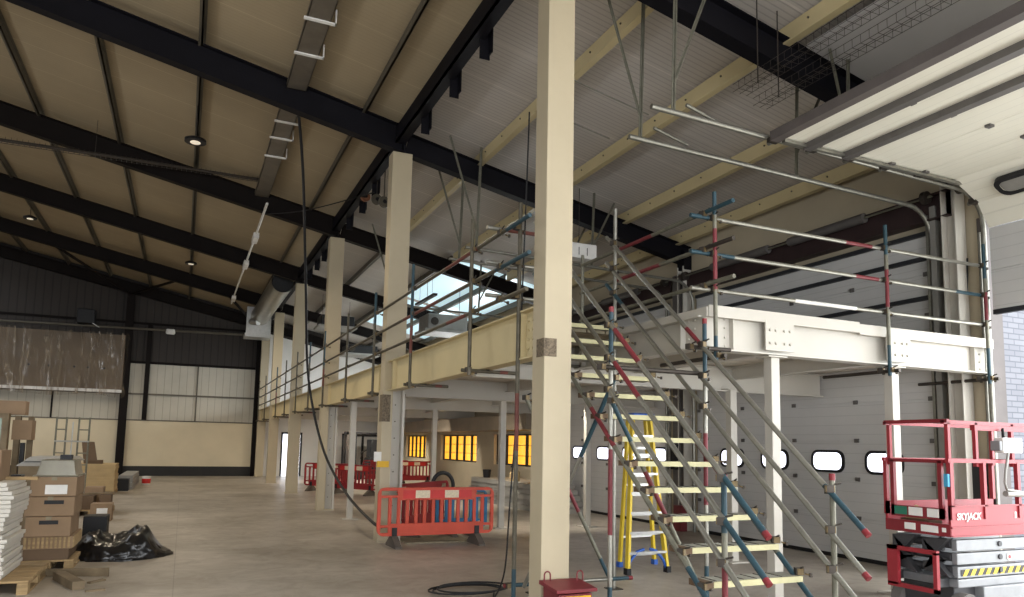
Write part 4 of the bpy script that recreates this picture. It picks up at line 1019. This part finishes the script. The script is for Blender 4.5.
MB('coupler_steel').tube([(6.4,11.55,5.3),(6.4,11.55,zb(6.4)+.35)],.006,5).build('hanger', t)
for x,y,lab in ((5.3,20.5,'thin dark strip light hanging above the mezzanine, left one of two'),(6.2,20.3,'thin dark strip light hanging above the mezzanine, right one of two')):
    q = MB('black_rubber').box(x-.06,x+.06,y-.9,y+.9,5.75,5.81)
    for d in (-.6,.6): q.tube([(x,y+d,5.8),(x,y+d,zb(x)+.61)],.005,5)
    tag(q.build('strip_light'),lab,'light','strip lights above the mezzanine')
# wire baskets near the overhead door
for x0,z,lab in ((5.55,5.72,'pair of wire basket trays under the near rafter, upper one'),(5.85,5.62,'pair of wire basket trays under the near rafter, lower one')):
    q = MB('coupler_steel')
    for xx in (x0,x0+.1,x0+.2):
        for zz in (z,z+.09) if xx != x0+.1 else (z,): q.tube([(xx,3.2,zz),(xx,6.4,zz)],.003,5)
    for i in range(32): y = 3.2+.1*i; q.tube([(x0,y,z+.09),(x0,y,z),(x0+.2,y,z),(x0+.2,y,z+.09)],.0025,4)
    q.tube([(x0+.1,6.1,z),(x0+.1,6.1,zb(x0)+.53)],.008,6)
    tag(q.build('basket_tray'),lab,'cable tray','wire basket trays')
for x,y,ln,lab in ((4.6,8.6,1.3,'thin drop rod bracket under the second cream purlin'),(4.75,9.6,1.1,'thin drop rod bracket under the first cream purlin')):
    tag(MB('galv').tube([(x,y,zb(x)+.31),(x+ln,y,zb(x+ln)+.33)],.012,6).build('roof_rod'),lab,'rod','thin roof rods')
# cables
def cable(pts, r, name, lab, m='black_rubber'):
    P_ = [Vector(p) for p in pts]; out = []
    for i in range(len(P_)-1):
        p0,p1,p2,p3 = P_[max(i-1,0)],P_[i],P_[i+1],P_[min(i+2,len(P_)-1)]
        for k in range(8):
            t_ = k/8; out.append(.5*((2*p1)+(-p0+p2)*t_+(2*p0-5*p1+4*p2-p3)*t_*t_+(-p0+3*p1-3*p2+p3)*t_**3))
    out.append(P_[-1])
    return tag(MB(m).tube(out,r,8).build(name),lab,'cable')
cable([(1.40,12.3,7.3),(1.55,12.8,6.9),(1.72,13.4,6.2),(2.0,14.5,4.6),(2.3,15.6,2.9),(2.6,15.3,1.5),(2.75,13.6,.72),(2.85,11.9,.36),(2.95,11.6,.30)],.025,'power_cable','thick black power cable hanging from the roof tray to the orange barrier')
cable([(3.2,6.9,5.2),(3.17,6.9,3.8),(3.13,6.92,2.1),(3.08,6.95,1.0),(3.06,7.0,.35),(3.08,7.3,.03),(3.2,7.6,.02)],.009,'thin_cable','thin dark cable hanging beside the near column down to the floor coil')
pts = []
for k in range(84):
    a = k*2*PI/24; e = .06*math.sin(k*.21); pts.append((3.0+(.40+e)*math.cos(a)+.02*math.sin(k*.13),7.80+(.26+e*.8)*math.sin(a),.014+.0006*k))
tag(MB('black_rubber').tube(pts,.010,6).build('coiled_cable'),'coil of black cable lying on the floor left of the near column','cable')
cable([(1.4,18.3,7.05),(2.2,16.5,6.75),(3.2,14.2,6.6)],.012,'slack_cable','slack dark cable strung from the roof conduit to the tie beam')

# ================================================================== door piers: cables, control boxes
t = thing('door_control_box','black door control box on the pier, left one of two','control box',(XW-.1,6.62,1.3),'door control boxes'); MB('black_rubber').box(XW-.12,XW,6.43,6.58,1.0,1.55).build('body', t, .01); MB('black_rubber').tube([(XW-.03,6.50,1.55),(XW-.03,6.52,4.4)],.012,6).build('conduit', t); MB('black_rubber').tube([(XW-.03,6.50,1.0),(XW-.04,6.49,.2)],.012,6).build('lead', t)
t = thing('door_control_box','black door control box on the pier, right one beside the open door','control box',(XW-.1,6.25,1.3),'door control boxes'); MB('black_rubber').box(XW-.12,XW,6.16,6.36,.98,1.55).build('body', t, .01); MB('black_rubber').tube([(XW-.03,6.26,1.55),(XW-.05,6.35,2.6),(XW-.03,6.28,4.2)],.012,6).build('conduit', t); MB('galv').tube([(XW-.04,6.1,0),(XW-.04,6.1,4.5)],.02,6).build('conduit', t)
cable([(XW-.05,6.52,4.5),(XW-.06,6.40,3.4),(XW-.05,6.5,2.3),(XW-.06,6.3,1.6),(XW-.05,6.42,.8)],.014,'wall_cable','loose black cable hanging on the pier between the doors')
t = thing('wall_stanchion','grey steel stanchion on the pier between the garage doors','stanchion',(XW-.1,6.66,0)); MB('unit_grey').box(XW-.16,XW-.0,6.62,6.70,0,5.0).build('channel', t); MB('galv').box(XW-.14,XW-.02,6.74,6.78,0,4.9).build('guide', t)
t = thing('wall_stanchion','grey steel stanchion at the far jamb of the near garage door','stanchion',(XW-.1,12.4,0)); MB('strut_grey').box(XW-.2,XW,12.25,12.5,0,5.2).build('channel', t); MB('black_rubber').box(XW-.3,XW-.2,12.3,12.45,1.2,1.7).build('control_box', t); MB('tube_red').box(XW-.34,XW-.2,12.05,12.3,0,.5).build('guard_foot', t)
for y in (YK[0]+.12,YK[1]):
    tag(MB('white_steel').ibeam((XW-.12,y,0),(XW-.12,y,5.35),.2,.2,(0,1,0)).build('wall_column'),['grey steel wall column between the open door and the closed door','grey steel wall column between the two closed doors'][0 if y<8 else 1],'column','grey wall columns')

# ================================================================== red and yellow site box
t = thing('site_transformer','red and yellow site power box with two loop handles at the near column foot','power box',(3.15,5.85,0))
MB('box_red').prism([(5.76,0),(6.06,0),(6.06,.37),(5.76,.345)],0,3.03,3.36).build('body', t, .006)
MB('box_yellow').box(3.06,3.34,5.745,5.76,.05,.33).build('front_panel', t)
MB('box_red').add([(3.0,5.735,.36),(3.40,5.735,.36),(3.40,6.09,.385),(3.0,6.09,.385),(3.0,5.735,.39),(3.40,5.735,.39),(3.40,6.09,.42),(3.0,6.09,.42)],[(3,2,1,0),(4,5,6,7),(0,1,5,4),(1,2,6,5),(2,3,7,6),(3,0,4,7)]).build('lid', t, .004)
for x in (3.06,3.37):
    y = 6.04 if x < 3.2 else 6.0
    MB('box_red').tube([(x-.03,y,.36),(x-.03,y,.46)]+[(x+.03*math.cos(a),y,.47+.03*math.sin(a)) for a in [PI-PI*k/6 for k in range(7)]]+[(x+.03,y,.46),(x+.03,y,.36)],.007,6).build('handle', t)
MB('card').box(3.10,3.16,5.74,5.746,.12,.3).build('socket', t); MB('paper_white').box(3.22,3.25,5.74,5.746,.26,.3).build('label', t)
t = thing('column_tag','white card and yellow box strapped to the second tall column','tag',(3.0,11.95,1.4))
MB('paper_white').box(2.88,3.0,12.02,12.04,1.31,1.47).build('card', t); MB('box_yellow').box(2.93,3.12,11.98,12.05,1.22,1.32).build('box', t)

# ================================================================== grey stacked panels by the right wall
for i in range(5):
    tag(MB('grey_sheet').box(7.95+.03*(i%2),9.1,15.9+.15*i,21.2-.1*i,.135*i,.135*i+.125).build('insulated_sheet'),'long pale grey panel in the stack along the right wall below the yellow windows','panel','grey panels by the right wall')
t = thing('bucket','black bucket on the stacked grey panels by the right wall','bucket',(8.2,20.2,.67)); MB('black_rubber').tube([(8.2,20.2,.665),(8.2,20.2,.9)],[.10,.13],14).build('body', t)
t = thing('sprayer','yellow sprayer bottle on the stacked grey panels','sprayer',(8.2,18.2,.67)); MB('chipboard').tube([(8.2,18.2,.665),(8.2,18.2,.9),(8.2,18.2,1.0)],[.14,.14,.05],12).build('tank', t); MB('black_rubber').tube([(8.2,18.2,1.0),(8.15,18.1,1.12),(8.0,18.0,1.05)],.02,6).build('nozzle', t)
pts = [(4.85+.22*math.cos(a),14.3,.78+.26*math.sin(a)) for a in [PI*k/14 for k in range(15)]]
tag(MB('black_rubber').tube([(5.07,14.3,0)]+pts+[(4.63,14.3,0)],.04,8).build('hose_loop'),'black hose loop standing behind the angled red barrier near a white post','hose')

# ================================================================== forklift at the far end
t = thing('forklift','dark forklift truck parked before the glazed double door at the far end','forklift',(7.0,32.6,0))
fx, fy = 7.0, 32.6
def FB(m,*a): x0,x1,y0,y1,z0,z1 = a; return MB(m).box(fx+x0,fx+x1,fy+y0,fy+y1,z0,z1)
MB('forklift_black').prism([(fx-.3,.2),(fx+1.5,.2),(fx+1.55,.9),(fx+1.2,1.0),(fx+.5,.95),(fx+.3,.45),(fx-.3,.45)],1,fy-.5,fy+.5).build('body', t, .03)
for y in (-.45,.40): 
    FB('forklift_black',-.15,-.08,y,y+.05,.4,2.0).build('guard_post', t); FB('forklift_black',1.1,1.17,y,y+.05,.9,2.0).build('guard_post', t)
FB('forklift_black',-.2,1.2,-.5,.5,2.0,2.06).build('roof', t)
for y in (-.35,.25): FB('coupler_steel',-.5,-.38,y,y+.1,.1,2.1).build('mast', t)
FB('coupler_steel',-.5,-.38,-.35,.35,1.95,2.05).build('mast_bar', t)
FB('forklift_black',.55,1.12,-.45,.45,.95,1.75).build('cab_panel', t, .03); FB('forklift_black',-.36,-.30,-.4,.4,.5,1.5).build('load_backrest', t)
for y in (-.3,.2): FB('coupler_steel',-1.4,-.45,y,y+.1,.06,.10).build('fork', t)
MB('black_rubber').prism([(fx+.5,.95),(fx+.95,.95),(fx+1.05,1.5),(fx+.92,1.5),(fx+.85,1.08),(fx+.5,1.05)],1,fy-.25,fy+.25).build('seat', t, .03)
for x,r_ in ((.0,.3),(1.15,.26)):
    for y in (-.5,.5): MB('black_rubber').disc((fx+x,fy+y,r_),(0,1,0),r_,.2,18).build('wheel', t)
MB('coupler_steel').tube([(fx+.2,fy,.9),(fx+.32,fy,1.2)],.02,6).disc((fx+.33,fy,1.22),(-.6,0,1),.16,.03,14).build('steering_wheel', t)
